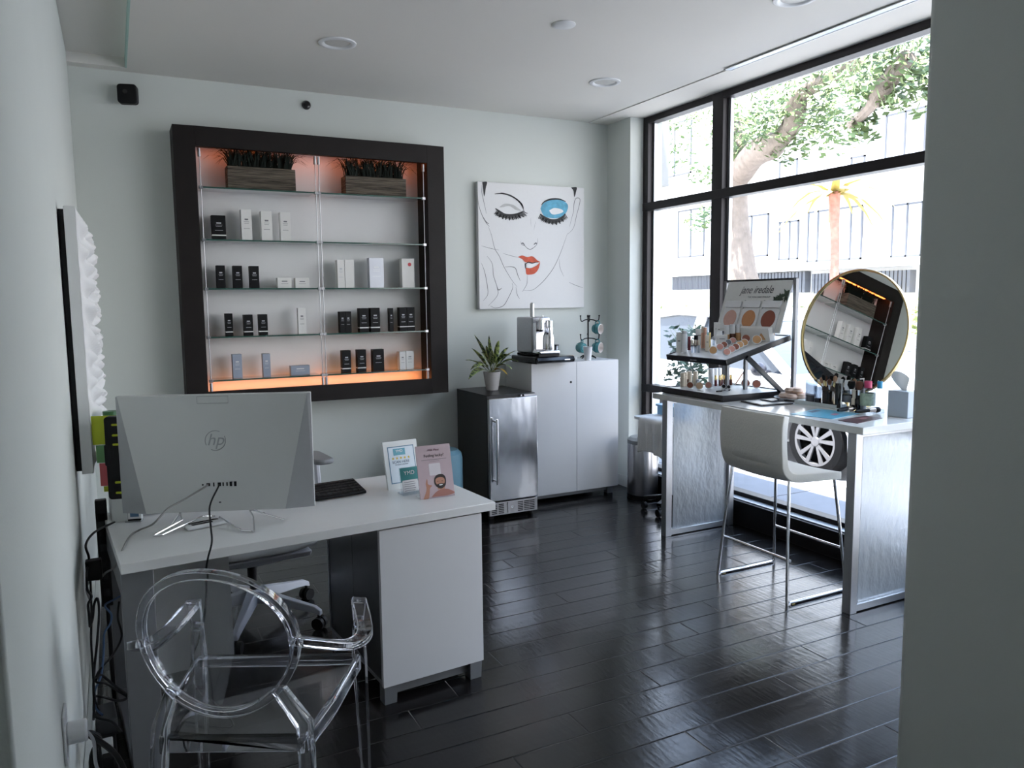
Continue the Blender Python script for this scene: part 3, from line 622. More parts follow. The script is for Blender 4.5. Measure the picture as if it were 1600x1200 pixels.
# all-in-one computer seen from behind
cl, crr = Vector((-.016, 3.19)), Vector((.640, 2.938)); cang = math.atan2(crr.y - cl.y, crr.x - cl.x); cw = (crr - cl).length
t = thing('desktop_computer', 'silver all-in-one computer seen from behind on the white desk', 'computer', (*((cl + crr) / 2), DZ), cang)
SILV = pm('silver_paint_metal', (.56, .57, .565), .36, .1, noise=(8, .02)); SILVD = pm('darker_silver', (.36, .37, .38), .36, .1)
zb, ztp = .046, .488
BX((-cw / 2, .004, zb), (cw / 2, .022, ztp)).build('screen_slab', SILV, t, bevel=.003)
m = MB(); x0, x1, x2, x3 = -cw / 2, -cw / 2 + .003, -cw / 2 + .082, -cw / 2 + .085
# flat main panel tapering downwards, darker side facets sloping to the rim
m.hexa([(-cw / 2 + .092, -.022, zb + .002), (cw / 2 - .105, -.022, zb + .002), (cw / 2 - .105, .006, zb + .002), (-cw / 2 + .092, .006, zb + .002), (-cw / 2 + .008, -.004, ztp - .003), (cw / 2 - .012, -.004, ztp - .003), (cw / 2 - .012, .006, ztp - .003), (-cw / 2 + .008, .006, ztp - .003)])
m.build('rear_panel', SILV, t)
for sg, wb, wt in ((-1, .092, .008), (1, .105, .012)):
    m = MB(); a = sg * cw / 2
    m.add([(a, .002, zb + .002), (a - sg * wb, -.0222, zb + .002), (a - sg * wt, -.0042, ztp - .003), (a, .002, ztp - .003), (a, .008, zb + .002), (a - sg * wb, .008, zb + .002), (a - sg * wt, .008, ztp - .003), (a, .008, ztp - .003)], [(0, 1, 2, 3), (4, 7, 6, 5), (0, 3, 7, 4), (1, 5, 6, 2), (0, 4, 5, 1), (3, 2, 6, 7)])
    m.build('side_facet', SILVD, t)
BX((-cw / 2 + .004, .022, zb + .004), (cw / 2 - .004, .026, ztp - .004)).build('screen', BLACKG, t)
def yb_(z): return -.022 + (.018) * (z - zb) / (ztp - zb)
m = MB(); zz = .455
for a, b in (((-.06, zz), (.052, zz)), ((-.06, zz + .026), (.052, zz + .026)), ((-.06, zz), (-.06, zz + .026)), ((.052, zz), (.052, zz + .026))):
    m.cyl((a[0], yb_(a[1]) - .0006, a[1]), (b[0], yb_(b[1]) - .0006, b[1]), .0012, n=6)
m.build('camera_hatch', SILVD, t)
tilt = math.atan2(.018, ztp - zb); LOGO = pm('embossed_logo', (.31, .32, .33), .3, .6)
lg = MB(); nseg = 40; rc = .037
for k0, k1 in ((2, 18), (22, 38)): lg.tube([(rc * math.cos(2 * PI * (k + 5) / nseg), yb_(.315 + rc * math.sin(2 * PI * (k + 5) / nseg)) - .0003, .315 + rc * math.sin(2 * PI * (k + 5) / nseg)) for k in range(k0, k1 + 1)], .0012, 6)
lo = lg.build('logo_ring', LOGO, t)
text('hp', .062, LOGO, t, (0, yb_(.317) - .0006, .317), (PI / 2 - tilt, 0, 0), 'logo_lettering', shear=.28)
m = MB(); zp = .150
for x, w, hgt in ((-.052, .006, .007), (-.032, .013, .011), (-.012, .005, .015), (.022, .005, .014), (.036, .005, .014), (.050, .009, .017), (.066, .009, .018), (.008, .012, .014)):
    m.cyl((x, yb_(zp) - .0008, zp), (x, yb_(zp), zp), hgt / 2, n=10) if w == .006 else m.box((x - w / 2, yb_(zp) - .001, zp - hgt / 2), (x + w / 2, yb_(zp) + .001, zp + hgt / 2))
m.box((.004, yb_(.082) - .001, .080), (.012, yb_(.082) + .001, .084)); m.build('port', BLACKP, t)
for sx in (-.14, .115):
    m = MB(); o = .015 if sx > 0 else 0
    m.tube(smoothpath([(sx + .03 * (1 if sx > 0 else -1), .085, .004), (sx, .0, .046), (sx, -.012, .046)], 3) + [(sx, -.02, .044)] + smoothpath([(sx + .02, -.06, .03), (sx + (.045 if sx > 0 else -.05), -.16, .005)], 3), .0036)
    if sx > 0: m.tube([(sx + .045, -.16, .005), (sx - .0, -.145, .005), (sx - .11, -.03, .028), (sx - .13, .06, .005)], .0032)
    else: m.tube([(sx - .05, -.16, .005), (sx - .02, -.155, .005), (sx + .08, -.02, .03), (sx + .1, .07, .005)], .0032)
    m.tube([(sx, -.012, .046), (sx + (.13 if sx > 0 else -.02), -.045, .012)], .0034)
    m.build('stand_leg', CHROME, t)
# cables from the computer
def cable(name, label, pts, r, mat, n=6): return tag(MB().tube(smoothpath(pts, n), r, 8).build(name, mat, None, fix=False), label, 'cable')
MI = Matrix.Translation(t.location) @ Matrix.Rotation(cang, 4, 'Z')
pw = MI @ Vector((.008, -.022, .150)); ew = MI @ Vector((-.032, -.022, .150))
cable('power_cable', 'thin black cable hanging from the computer down over the desk edge', [pw, pw + Vector((-.006, -.02, -.006)), ony(328, 790, 2.93), ony(329, 820, 2.82), ony(331, 846, 2.722), ony(325, 872, 2.685), ony(322, 892, 2.70), ony(322, 930, 2.69), ony(315, 990, 2.72), ony(300, 1060, 2.78), Vector((.3, 2.85, .03)), Vector((.15, 3.0, .008))], .0033, BLACKP)
cable('network_cable', 'grey network cable curling from the computer toward the left wall', [ew, ew + Vector((-.02, -.02, -.006)), ony(285, 782, 3.0), ony(262, 795, 2.97), ony(240, 818, 2.93), onz(218, 828, DZ + .006), onz(203, 838, DZ + .006), ony(190, 862, 2.86), ony(180, 885, 2.88), ony(165, 895, 2.95), ony(155, 905, 3.0), ony(143, 906, 3.05), ony(135, 920, 3.05), ony(140, 936, 3.05)], .0034, pm('grey_cable', (.22, .22, .21), .5))
# items on the desk
q = onz(250, 825, DZ)
p = onz(312, 822, DZ + .01)
t = thing('card_reader', 'white handheld card reader lying under the computer stand', 'card reader', (*onz(322, 822, DZ).xy, DZ), R(14))
BX((-.075, -.03, .001), (.075, .03, .016)).build('reader_body', WHITEP, t, bevel=.007, seg=3)
BX((-.055, -.019, .0155), (.02, -.002, .0172)).build('dark_window', BLACKG, t); BX((-.06, .005, .0155), (.05, .02, .0172)).build('dark_strip', BLACKG, t)
t = thing('card_holder', 'small clear holder of printed cards at left under the computer', 'card holder', (*onz(210, 815, DZ).xy, DZ), R(-12))
BX((-.03, -.012, .001), (.03, .018, .008)).build('holder_base', CLEARP, t); BX((-.022, .0, .004), (.024, .006, .042)).build('holder_tray', BLACKP, t)
BX((-.02, -.006, .012), (.025, -.001, .05)).build('card_stack', PAPER, t); BX((-.012, -.0066, .02), (.018, -.0061, .04)).build('printed_patch', pm('blue_print', (.12, .22, .36), .6), t)
# keyboard
ka, kb = onz(500, 782, DZ), onz(566, 776, DZ); 
t = thing('keyboard', 'black keyboard propped behind the right side of the computer', 'keyboard', (.715, 3.25, DZ), R(7))
MB().prism([(-.07, .004), (.07, .030), (.075, .044), (-.07, .016)], 'yz', -.21, .2).build('keyboard_body', BLACKP, t, bevel=.003)
m = MB()
for r_ in range(5):
    for k in range(17):
        y = -.058 + r_ * .026; z = .0155 + (y + .07) * .19
        m.box((-.2 + k * .0232, y, z), (-.2 + k * .0232 + .019, y + .021, z + .006))
m.build('keys', pm('black_keys', (.014, .014, .015), .5), t)
for x in (-.17, .17): BX((x - .012, .05, 0), (x + .012, .066, .034)).build('foot', BLACKP, t)
# signs on the desk
def leanpanel(t, w, h, th, lean, mat, name, y=0.):
    m = MB(); s_, c_ = math.sin(lean), math.cos(lean)
    o = m.box((-w / 2, 0, 0), (w / 2, th, h)).build(name, mat, t, rot=(-lean, 0, 0), loc=(0, y, .0005)); return o
a, b = onz(612, 771, DZ), onz(690, 775, DZ)
t = thing('framed_review_sign', 'white framed sign reading scan here, half hidden behind the pink sign', 'sign', (1.105, 3.225, DZ), R(7))
LE = R(14)
fr = leanpanel(t, .165, .212, .012, LE, TRIMW, 'sign_frame')
SG = pm('pale_blue_print', (.62, .70, .76), .5)
def on(parent, x0, z0, x1, z1, mat, name, o=.0006): return MB().box((x0, -o, z0), (x1, -.0001, z1)).build(name, mat, parent)
on(fr, -.064, .025, .064, .188, pm('blue_border', (.10, .20, .29), .5), 'sign_border', .0004); on(fr, -.060, .029, .060, .184, SG, 'sign_sheet', .0008)
on(fr, -.038, .148, .02, .178, pm('teal_print', (.12, .36, .45), .5), 'logo_block', .0012)
text('YMD', .016, PAPER, fr, (-.009, -.0016, .166), (PI / 2, 0, 0), 'logo_lettering')
m = MB()
for k in range(5):
    cx = -.042 + k * .019; pts = []
    for j in range(10):
        r_ = .0075 if j % 2 == 0 else .0032; pts.append((cx + r_ * math.sin(PI * j / 5), -.0012, .135 + r_ * math.cos(PI * j / 5)))
    m.add(pts, [list(range(10))])
m.build('gold_stars', pm('gold_print', (.62, .45, .04), .5), fr, fix=False)
text('SCAN HERE', .016, pm('navy_print', (.035, .07, .14), .5), fr, (-.006, -.0012, .118), (PI / 2, 0, 0), 'sign_lettering')
text('TO LEAVE A REVIEW', .007, pm('navy_small', (.035, .07, .14), .5), fr, (-.004, -.0012, .106), (PI / 2, 0, 0), 'sign_lettering')
t = thing('business_card_stand', 'clear stand with green and white cards between the two desk signs', 'card holder', (1.095, 3.125, DZ), R(7))
MB().box((-.05, -.03, .001), (.05, .03, .006)).box((-.05, -.03, .006), (.05, -.026, .018)).build('stand_base', CLEARP, t)
c_ = leanpanel(t, .088, .115, .006, R(12), CLEARP, 'card_pocket', .0); 
on(c_, -.042, .052, .042, .112, pm('teal_card', (.045, .24, .24), .5), 'green_card', .003); on(c_, -.036, .006, .036, .058, PAPER, 'white_card', .0045)
text('YMD', .024, PAPER, c_, (.0, -.0036, .088), (PI / 2, 0, 0), 'card_lettering')
m = MB()
for k in range(5): m.box((-.03, -.005, .012 + k * .009), (.02 + .004 * (k % 2), -.0046, .0138 + k * .009))
m.build('card_lines', GREYINK, c_)
a, b = onz(657, 781, DZ), onz(711, 774, DZ)
t = thing('pink_sign', 'upright pink acrylic sign with a smiling man on the desk end', 'sign', (*((a + b) / 2).xy, DZ), math.atan2(b.y - a.y, b.x - a.x) + .02)
w = (b - a).length * 1.0; hh = .222
PK = pm('dusty_pink_print', (.46, .36, .38), .35)
pk = leanpanel(t, w, hh, .005, R(13), PK, 'sign_panel')
MB().box((-w / 2, .0, 0), (w / 2, .06, .004)).build('sign_foot', CLEARP, t)
text('Milk Plexi', .013, pm('maroon_print', (.14, .05, .08), .5), pk, (.0, -.0006, hh * .905), (PI / 2, 0, 0), 'sign_lettering', shear=.15)
text('Feeling lucky?', .0165, INK, pk, (0, -.0006, hh * .80), (PI / 2, 0, 0), 'sign_lettering')
m = MB(); m.box((-w * .37, -.0005, hh * .72), (w * .36, -.0001, hh * .728)).box((-w * .14, -.0005, hh * .69), (w * .14, -.0001, hh * .694)); m.build('fine_print', GREYINK, pk)
m = MB(); m.prism(roundpoly(-w * .17, hh * .425, w * .16, hh * .65, .004), 'xz', -.0006, -.0001); m.build('pale_square', pm('pale_print', (.60, .56, .58), .5), pk)
def shape(pts, mat, name, o): MB().add(smoothpath([(x * w, -o, z * hh) for x, z in pts + pts[:1]], 4)[:-1], [list(range(4 * len(pts)))]).build(name, mat, pk, fix=False)
SKIN = pm('printed_skin', (.42, .20, .13), .5); HAIR = pm('printed_hair', (.02, .012, .01), .5)
shape([(-.18, .02), (-.05, .10), (.1, .145), (.3, .14), (.45, .09), (.5, .05), (.3, .02)], pm('printed_shirt', (.33, .14, .11), .5), 'printed_torso', .0004)
shape([(.02, .15), (.22, .15), (.2, .24), (.04, .24)], SKIN, 'printed_neck', .0006)
shape([(-.06, .27), (-.05, .36), (.02, .42), (.12, .435), (.22, .42), (.28, .36), (.28, .27), (.24, .2), (.12, .16), (.0, .2)], HAIR, 'printed_hair', .0008)
shape([(-.025, .29), (-.01, .35), (.07, .375), (.16, .375), (.235, .345), (.245, .28), (.2, .235), (.12, .215), (.02, .235)], SKIN, 'printed_face', .0010)
shape([(.0, .245), (.1, .258), (.22, .245), (.2, .2), (.12, .18), (.03, .2)], HAIR, 'printed_beard', .0012)
shape([(.06, .238), (.12, .243), (.18, .238), (.15, .222), (.09, .222)], PAPER, 'printed_smile', .0014)
for ex in (.04, .17): shape([(ex - .028, .302), (ex, .309), (ex + .028, .302), (ex, .298)], HAIR, 'printed_eye', .0014)
shape([(-.42, .0), (-.33, .12), (-.3, .2), (-.31, .27), (-.29, .33), (-.265, .37), (-.25, .33), (-.25, .28), (-.2, .25), (-.13, .235), (-.2, .19), (-.22, .12), (-.27, .0)], SKIN, 'printed_hand', .0006)

# ------------------------------------------------------------------ organiser tower behind the computer
t = thing('drawer_tower', 'pale desktop drawer tower behind the left side of the computer', 'drawers', (.09, 3.37, DZ), ang)
BX((-.15, -.06, .001), (.10, .055, .322)).build('tower_body', TRIMW, t, bevel=.004)
for k in range(3): BX((-.14, -.064, .012 + k * .09), (.09, -.058, .094 + k * .09)).build('drawer', WHITEP, t, bevel=.002)
t = thing('file_holder', 'black slotted file holder at the left edge of the computer', 'file holder', (-.022, 3.26, DZ), R(-14))
q = ony(173, 655, 3.22)
m = MB(); m.prism(roundpoly(-.036, .09, .075, .405, .012), 'xz', -.012, .03); m.prism(roundpoly(-.040, .22, -.02, .30, .006), 'xz', -.016, -.006); m.build('holder_body', BLACKP, t, bevel=.003)
m = MB()
for z in (.375, .335, .30, .155, .115): m.prism(roundpoly(-.010, z - .004, .03, z + .004, .0035), 'xz', -.0135, -.0118)
m.build('slot', pm('lime_paper', (.48, .55, .03), .7), t); BX((-.03, -.01, .0005), (.07, .028, .09)).build('holder_foot', TRIMW, t)
NT = [('yellow', (.52, .60, .04), (.295, .405), -.090), ('green', (.17, .36, .15), (.225, .293), -.080), ('pink', (.62, .13, .14), (.135, .223), -.072), ('lime', (.46, .52, .03), (.112, .133), -.062)]
for nm, c_, (z0, z1), x0 in NT:
    t = thing('note_pad', f'{nm} paper note sheets sticking out beside the black file holder', 'sticky notes', (-.022, 3.26, DZ), R(-14), 'coloured note pads beside the computer')
    m = MB()
    for k in range(3): m.box((x0 + .002 * k, .0305 + .005 * k, z0), (.03, .034 + .005 * k, z1 - .001 * k))
    m.build('paper_sheets', pm(nm + '_paper', c_, .7), t)
p = ony(171, 655, 3.36)
t = thing('glass_jar', 'small green tinted glass jar peeking out above the computer', 'jar', (p.x + .004, 3.37, DZ + .323))
GREENG = thin_glass('green_glass', (.45, .8, .72), 1.8)
MB().lathe([(.026, 0), (.030, .006), (.030, .062), (.024, .07), (.024, .075)], n=20).build('jar_body', GREENG, t); MB().lathe([(.027, .075), (.027, .09), (0, .091)], n=20).build('jar_lid', pm('green_lid', (.05, .15, .07), .4), t)
MB().lathe([(.0305, .018), (.0305, .048)], n=20, caps=False).build('jar_label', pm('blue_label', (.10, .30, .40), .5), t)

# ------------------------------------------------------------------ left wall: relief art, outlet, cables
ya, yb2, za, zb2 = 3.30, 4.55, .93, 1.925
t = thing('wall_relief', 'white wavy relief panel hung edge-on to view on the left wall', 'wall art', (XL, (ya + yb2) / 2, za))
W(t, MB()).box((XL + .003, ya + .02, za + .01), (XL + .021, yb2 - .02, zb2 - .01)).build('backing_frame', BLACKP, t)
W(t, MB()).box((XL + .022, ya, za), (XL + .060, yb2, zb2)).build('panel', PAPER, t, bevel=.002)
m = W(t, MB())
def rel(u, v):
    y = ya + (yb2 - ya) * u; z = za + (zb2 - za) * v; e = min(1, 12 * min(u, 1 - u, v, 1 - v) + .05)
    a = .5 + .5 * math.sin(64 * z + 3.0 * math.sin(9 * y) + 5 * y); b = .5 + .5 * math.sin(31 * y + 2.2 * math.sin(13 * z))
    return (XL + .059 + e * (.006 + .046 * a ** 1.5 * (.3 + .7 * b)), y, z)
m.grid(rel, 64, 120); m.build('wavy_relief', PAPER, t, fix=False)
p = onx(101, 1125, XL)
t = thing('wall_outlet', 'white wall outlet plate with a plugged-in adapter near the floor', 'outlet', (XL, 2.03, .56))
MB().box((.0005, -.04, -.06), (.007, .04, .06)).build('cover_plate', WHITEP, t, bevel=.003)
MB().cyl((.006, 0, .0), (.05, 0, .0), .026).build('plug', WHITEP, t, bevel=.005)
cable('white_lamp_cord', 'pale cord dropping from the white wall plug', [(XL + .048, 2.03, .555), (XL + .06, 2.04, .52), (XL + .06, 2.1, .42), (XL + .09, 2.2, .3), (XL + .05, 2.3, .12), (XL + .06, 2.4, .012)], .004, GREYP)
t = thing('cable_trunking', 'white cable trunking running along the foot of the left wall', 'cable trunking', (XL, 3.4, .115))
BX((.001, -1.4, 0), (.022, 1.6, .06)).build('trunking_channel', TRIMW, t, bevel=.003)
def AT(x, y, Y): 
    p = ony(x, y, Y); p.x = max(p.x, XL + .03); p.z = max(p.z, .006); return p
cable('looped_black_cable', 'black cable with a hanging loop against the left wall', [AT(190, 812, 3.3), AT(165, 822, 3.2), AT(145, 834, 3.1), AT(133, 852, 3.0), AT(139, 872, 3.0), AT(128, 893, 2.95), AT(123, 908, 2.9), AT(132, 922, 2.9), AT(143, 932, 2.9), AT(128, 946, 2.88), AT(121, 962, 2.88), AT(126, 976, 2.88), AT(138, 979, 2.9), AT(145, 965, 2.92), AT(147, 945, 2.92), AT(152, 935, 2.92), AT(155, 955, 2.92), AT(152, 1000, 2.9), AT(148, 1040, 2.9), AT(140, 1070, 2.85), AT(137, 1100, 2.8), AT(142, 1125, 2.7)], .0042, BLACKP)
cable('straight_black_cable', 'black cable running straight down from the dark power block', [AT(141, 898, 2.98), AT(142, 925, 2.98), AT(143, 960, 2.97), AT(135, 1000, 2.9), AT(134, 1040, 2.88), AT(141, 1075, 2.86), AT(150, 1100, 2.86), AT(158, 1118, 2.84)], .0036, BLACKP)
cable('blue_network_cable', 'blue network cable dangling between the desk and left wall', [AT(200, 925, 3.0), AT(180, 936, 3.05), AT(164, 946, 3.1), AT(174, 960, 3.1), AT(172, 975, 3.08), AT(163, 990, 3.05), AT(162, 1020, 3.0), AT(158, 1055, 2.95), AT(146, 1080, 2.9), AT(144, 1105, 2.85), AT(160, 1117, 2.8)], .0036, pm('blue_cable', (.05, .10, .20), .5))
cable('floor_cable', 'black cable arching over the dark floor behind the desk leg', [AT(186, 940, 3.2), AT(184, 965, 3.2), AT(190, 995, 3.15), AT(175, 1025, 3.05), AT(155, 1048, 2.95), AT(150, 1065, 2.9), AT(165, 1068, 2.9), AT(185, 1080, 2.95), AT(205, 1092, 2.95)], .004, BLACKP)
cable('tangled_cable', 'black cable curving across the tangle at the wall foot', [AT(150, 1062, 2.9), AT(158, 1055, 2.95), AT(180, 1072, 2.95), AT(200, 1088, 2.95), AT(185, 1095, 2.9), AT(165, 1090, 2.86), AT(150, 1088, 2.85), AT(140, 1100, 2.8), AT(150, 1120, 2.75), AT(175, 1128, 2.7), AT(190, 1145, 2.65)], .0045, BLACKP)
t = thing('power_block', 'small black power block hanging among the cables on left wall', 'power adapter', (XL + .045, 2.985, .655))
BX((-.02, -.02, -.035), (.03, .02, .035)).build('block_body', BLACKP, t, bevel=.004)
t = thing('power_strip', 'tall black power strip leaning on the left wall behind the desk', 'power strip', (XL + .075, 3.33, .40))
BX((-.02, -.02, 0), (.02, .02, .42)).build('strip_body', BLACKP, t, bevel=.004)
for k in range(6): BX((-.012, -.0215, .04 + .06 * k), (.012, -.0195, .07 + .06 * k)).build('socket', BLACKG, t)
MB().cyl((0, 0, -.40), (0, 0, 0), .008, n=8).build('strip_cord', BLACKP, t)
t = thing('power_supply', 'dark grey power supply box lying in the cable tangle', 'power supply', (-.114, 3.09, .0), R(4))
BX((-.034, -.07, .02), (.034, .07, .085)).build('supply_body', pm('dark_grey_case', (.035, .036, .038), .5), t, bevel=.006); BX((-.03, -.06, 0), (.03, .06, .02)).build('rubber_foot', BLACKP, t)
t = thing('extension_block', 'black extension block with a white plug on the floor beside the desk leg', 'power strip', (-.108, 2.86, 0), R(92))
BX((-.14, -.03, 0), (.14, .03, .04)).build('block_body', BLACKP, t, bevel=.004); BX((-.02, -.018, .041), (.035, .018, .085)).build('white_plug', TRIMW, t, bevel=.004); BX((-.09, -.018, .041), (-.05, .018, .075)).build('black_plug', BLACKP, t, bevel=.004)
cable('thick_black_cord', 'thick black cord folded sharply beside the wall outlet', [(XL + .03, 2.5, .02), (XL + .03, 2.45, .25), (XL + .055, 2.42, .33), (XL + .03, 2.40, .36), (XL + .10, 2.33, .31), (XL + .14, 2.25, .2), (XL + .17, 2.3, .03)], .008, BLACKP)

# ------------------------------------------------------------------ office chair behind the desk
t = thing('office_chair', 'white swivel office chair on castors behind the reception desk', 'office chair', (.525, 3.86, 0), R(5))
m = MB()
LEGW = pm('pale_grey_nylon', (.50, .51, .55), .4)
for k in range(5):
    a = R(32 + 72 * k - 5); c, s_ = math.cos(a), math.sin(a); side = Vector((-s_, c, 0))
    m = MB(); pts = []
    for r_, z, w_, hh2 in ((.03, .15, .032, .035), (.12, .135, .028, .03), (.24, .115, .022, .022), (.33, .10, .018, .018), (.362, .083, .015, .014)):
        o = Vector((r_ * c, r_ * s_, z)); pts.append([o + side * w_ + Vector((0, 0, -hh2)), o - side * w_ + Vector((0, 0, -hh2)), o - side * w_ * .7 + Vector((0, 0, hh2 * .7)), o + side * w_ * .7 + Vector((0, 0, hh2 * .7))])
    vs = [p for q in pts for p in q]; fs = [(4 * i + j, 4 * i + (j + 1) % 4, 4 * i + 4 + (j + 1) % 4, 4 * i + 4 + j) for i in range(4) for j in range(4)] + [(3, 2, 1, 0), (16, 17, 18, 19)]
    l = m.add(vs, fs, True).build('base_arm', LEGW, t, bevel=.004)
    w_ = MB(); o = Vector((.35 * c, .35 * s_, .03))
    for sg in (-1, 1): w_.cyl(o + side * .006 * sg, o + side * .026 * sg, .03, n=18)
    w_.cyl(o + Vector((0, 0, .01)), o + Vector((0, 0, .06)), .009, n=8); w_.build('castor', BLACKP, l)
MB().lathe([(.035, .12), (.04, .17), (.03, .18)], n=20).build('hub', LEGW, t)
MB().cyl((0, 0, .17), (0, 0, .34), .022).build('gas_lift', BLACKP, t)
m = MB(); m.prism(roundpoly(-.10, -.14, .10, .16, .04), 'xy', .325, .37); m.cyl((-.18, .0, .345), (.14, 0, .345), .02); m.build('tilt_mechanism', GREYP, t, bevel=.01)
m = MB()
def seatf(u, v):
    x = (u - .5) * .5; y = (v - .5) * .5; r = (abs(2 * u - 1) ** 4 + abs(2 * v - 1) ** 4)
    return (x, y, .405 + .025 * r)
m.grid(seatf, 14, 14); m.build('seat', WHITEP, t, solid=.05, bevel=.012, fix=False)
m = MB(); m.prism([(-.25, .395), (-.22, .36), (.22, .36), (.25, .395)], 'yz', -.23, .23); m.build('seat_pan', LEGW, t, bevel=.01)
m = MB(); m.grid(lambda u, v: ((u - .5) * .46, .26 + .05 * v - .05 * math.cos(PI * (u - .5)), .52 + .44 * v), 12, 12); m.build('backrest', WHITEP, t, solid=.03, fix=False)
m = MB(); m.tube(smoothpath([(0, .1, .42), (0, .26, .42), (0, .29, .55)], 4), .02); m.build('back_support', LEGW, t)
for sg in (-1, 1):
    a = MB(); a.tube(smoothpath([(.2 * sg, .05, .43), (.345 * sg, .03, .5), (.345 * sg, .02, .77)], 4), .016); ar = a.build('arm_post', LEGW, t)
    MB().prism(roundpoly(.345 * sg - .05, -.14, .345 * sg + .05, .13, .04), 'xy', .772, .798).build('arm_pad', pm('grey_arm_pad', (.20, .21, .22), .5), ar, bevel=.008)

# ------------------------------------------------------------------ clear ghost armchair
t = thing('ghost_armchair', 'transparent polycarbonate armchair with oval back in front of the desk', 'armchair', (.298, 2.19, 0), R(-27))
# local: x right, y forward (toward the desk), back towards the camera (-y)
SZ = .46
def bar(mb, pts, w, h, up=Vector((0, 0, 1))):
    pts = [Vector(p) for p in pts]; n = len(pts); vs = []
    for i, p in enumerate(pts):
        d = (pts[min(n - 1, i + 1)] - pts[max(0, i - 1)]).normalized(); s_ = d.cross(up)
        if s_.length < 1e-3: s_ = Vector((1, 0, 0))
        s_.normalize(); u = s_.cross(d).normalized(); ww = w[i] if isinstance(w, list) else w; hh = h[i] if isinstance(h, list) else h
        vs += [p + s_ * ww / 2 + u * hh / 2, p - s_ * ww / 2 + u * hh / 2, p - s_ * ww / 2 - u * hh / 2, p + s_ * ww / 2 - u * hh / 2]
    mb.add(vs, [(4 * i + j, 4 * i + (j + 1) % 4, 4 * i + 4 + (j + 1) % 4, 4 * i + 4 + j) for i in range(n - 1) for j in range(4)] + [(3, 2, 1, 0), tuple(4 * n - 4 + j for j in range(4))])
RW, FW, RY, FY, FO = .185, .255, -.19, .275, -.022
m = MB(); m.prism([(-RW, RY), (RW, RY), (FW + FO, FY), (-FW + FO, FY)], 'xy', SZ - .013, SZ); m.prism([(-RW, RY), (RW, RY), (RW, RY + .008), (-RW, RY + .008)], 'xy', SZ - .05, SZ - .013)
m.prism([(-FW + FO, FY - .008), (FW + FO, FY - .008), (FW + FO, FY), (-FW + FO, FY)], 'xy', SZ - .05, SZ - .013)
m.build('seat', POLYC, t, bevel=.003)
bc = Vector((-.024, -.235, .718)); bn = R(-16)
def oval(a, rx, rz, dy=0.):
    x = rx * math.cos(a); z = rz * math.sin(a)
    return Vector((bc.x + x, bc.y - math.tan(-bn) * z * .98 + .05 * (x / .22) ** 2 + dy, bc.z + z))
n = 44
m = MB(); rings = [(.218, .232), (.205, .219), (.12, .13), (.0, .0)]
vs = []; fs = []
for sgn, off in ((0, .0), (1, .006)):
    base = len(vs)
    for r_ in ((.185, .198), (.14, .15), (.085, .09), (.03, .034)):
        for k in range(n): vs.append(oval(2 * PI * k / n, *r_, off))
    for i in range(3):
        for k in range(n): fs.append((base + i * n + k, base + i * n + (k + 1) % n, base + (i + 1) * n + (k + 1) % n, base + (i + 1) * n + k))
    fs.append([base + 3 * n + k for k in range(n)])
for k in range(n): fs.append((k, (k + 1) % n, 4 * n + (k + 1) % n, 4 * n + k))
m.add(vs, fs, True); m.build('oval_back', POLYC, t)
m = MB(); rr = []
for k in range(n):
    a = 2 * PI * k / n; rr += [oval(a, .182, .195, -.012), oval(a, .203, .217, -.012), oval(a, .203, .217, .020), oval(a, .182, .195, .020)]
m.add(rr, [(4 * k + j, 4 * k + (j + 1) % 4, 4 * ((k + 1) % n) + (j + 1) % 4, 4 * ((k + 1) % n) + j) for k in range(n) for j in range(4)]); m.build('oval_rim', POLYC, t, bevel=.002)
for sg in (-1, 1):
    lo = oval(R(-90 + 44 * sg), .193, .206)
    m = MB(); bar(m, [lo + Vector((0, .004, .01)), Vector((RW * sg, RY - .005, SZ + .03)), Vector((RW * sg * 1.03, RY - .015, SZ - .06)), Vector((RW * sg * 1.08, RY - .05, 0))], [.030, .036, .036, .026], [.03, .04, .042, .028], Vector((0, 1, .01))); m.build('rear_leg', POLYC, t, bevel=.003)
    m = MB(); bar(m, [Vector((FW * sg + FO, FY - .01, .56)), Vector((FW * sg + FO, FY + .0, SZ + .1)), Vector((FW * sg + FO, FY - .0, SZ - .03)), Vector((FW * sg * 1.03 + FO, FY + .012, 0))], [.026, .03, .04, .026], [.026, .03, .042, .028], Vector((0, 1, .01))); m.build('front_leg', POLYC, t, bevel=.003)
    st = oval(0 if sg > 0 else PI, .196, .2)
    arm = smoothpath([st + Vector((-.012 * sg, .0, -.0)), st + Vector((.035 * sg, .04, -.028)), Vector((.275 * sg, -.06, .640)), Vector((.292 * sg, .06, .612)), Vector((.285 * sg + FO * .6, .17, .605)), Vector((FW * sg * 1.02 + FO, FY - .005, .632))], 4)
    m = MB(); bar(m, arm, .045, .022); bar(m, [arm[-1] + Vector((0, -.004, .01)), Vector((FW * sg + FO, FY + .005, .54))], [.045, .03], .02, Vector((0, 1, 0))); m.build('arm', POLYC, t, bevel=.003)
    m = MB(); bar(m, [Vector((RW * sg, RY + .005, SZ - .028)), Vector((.225 * sg, -.05, SZ - .005)), Vector((FW * sg + FO, FY - .005, SZ - .028))], .012, .045); m.build('side_rail', POLYC, t, bevel=.003)

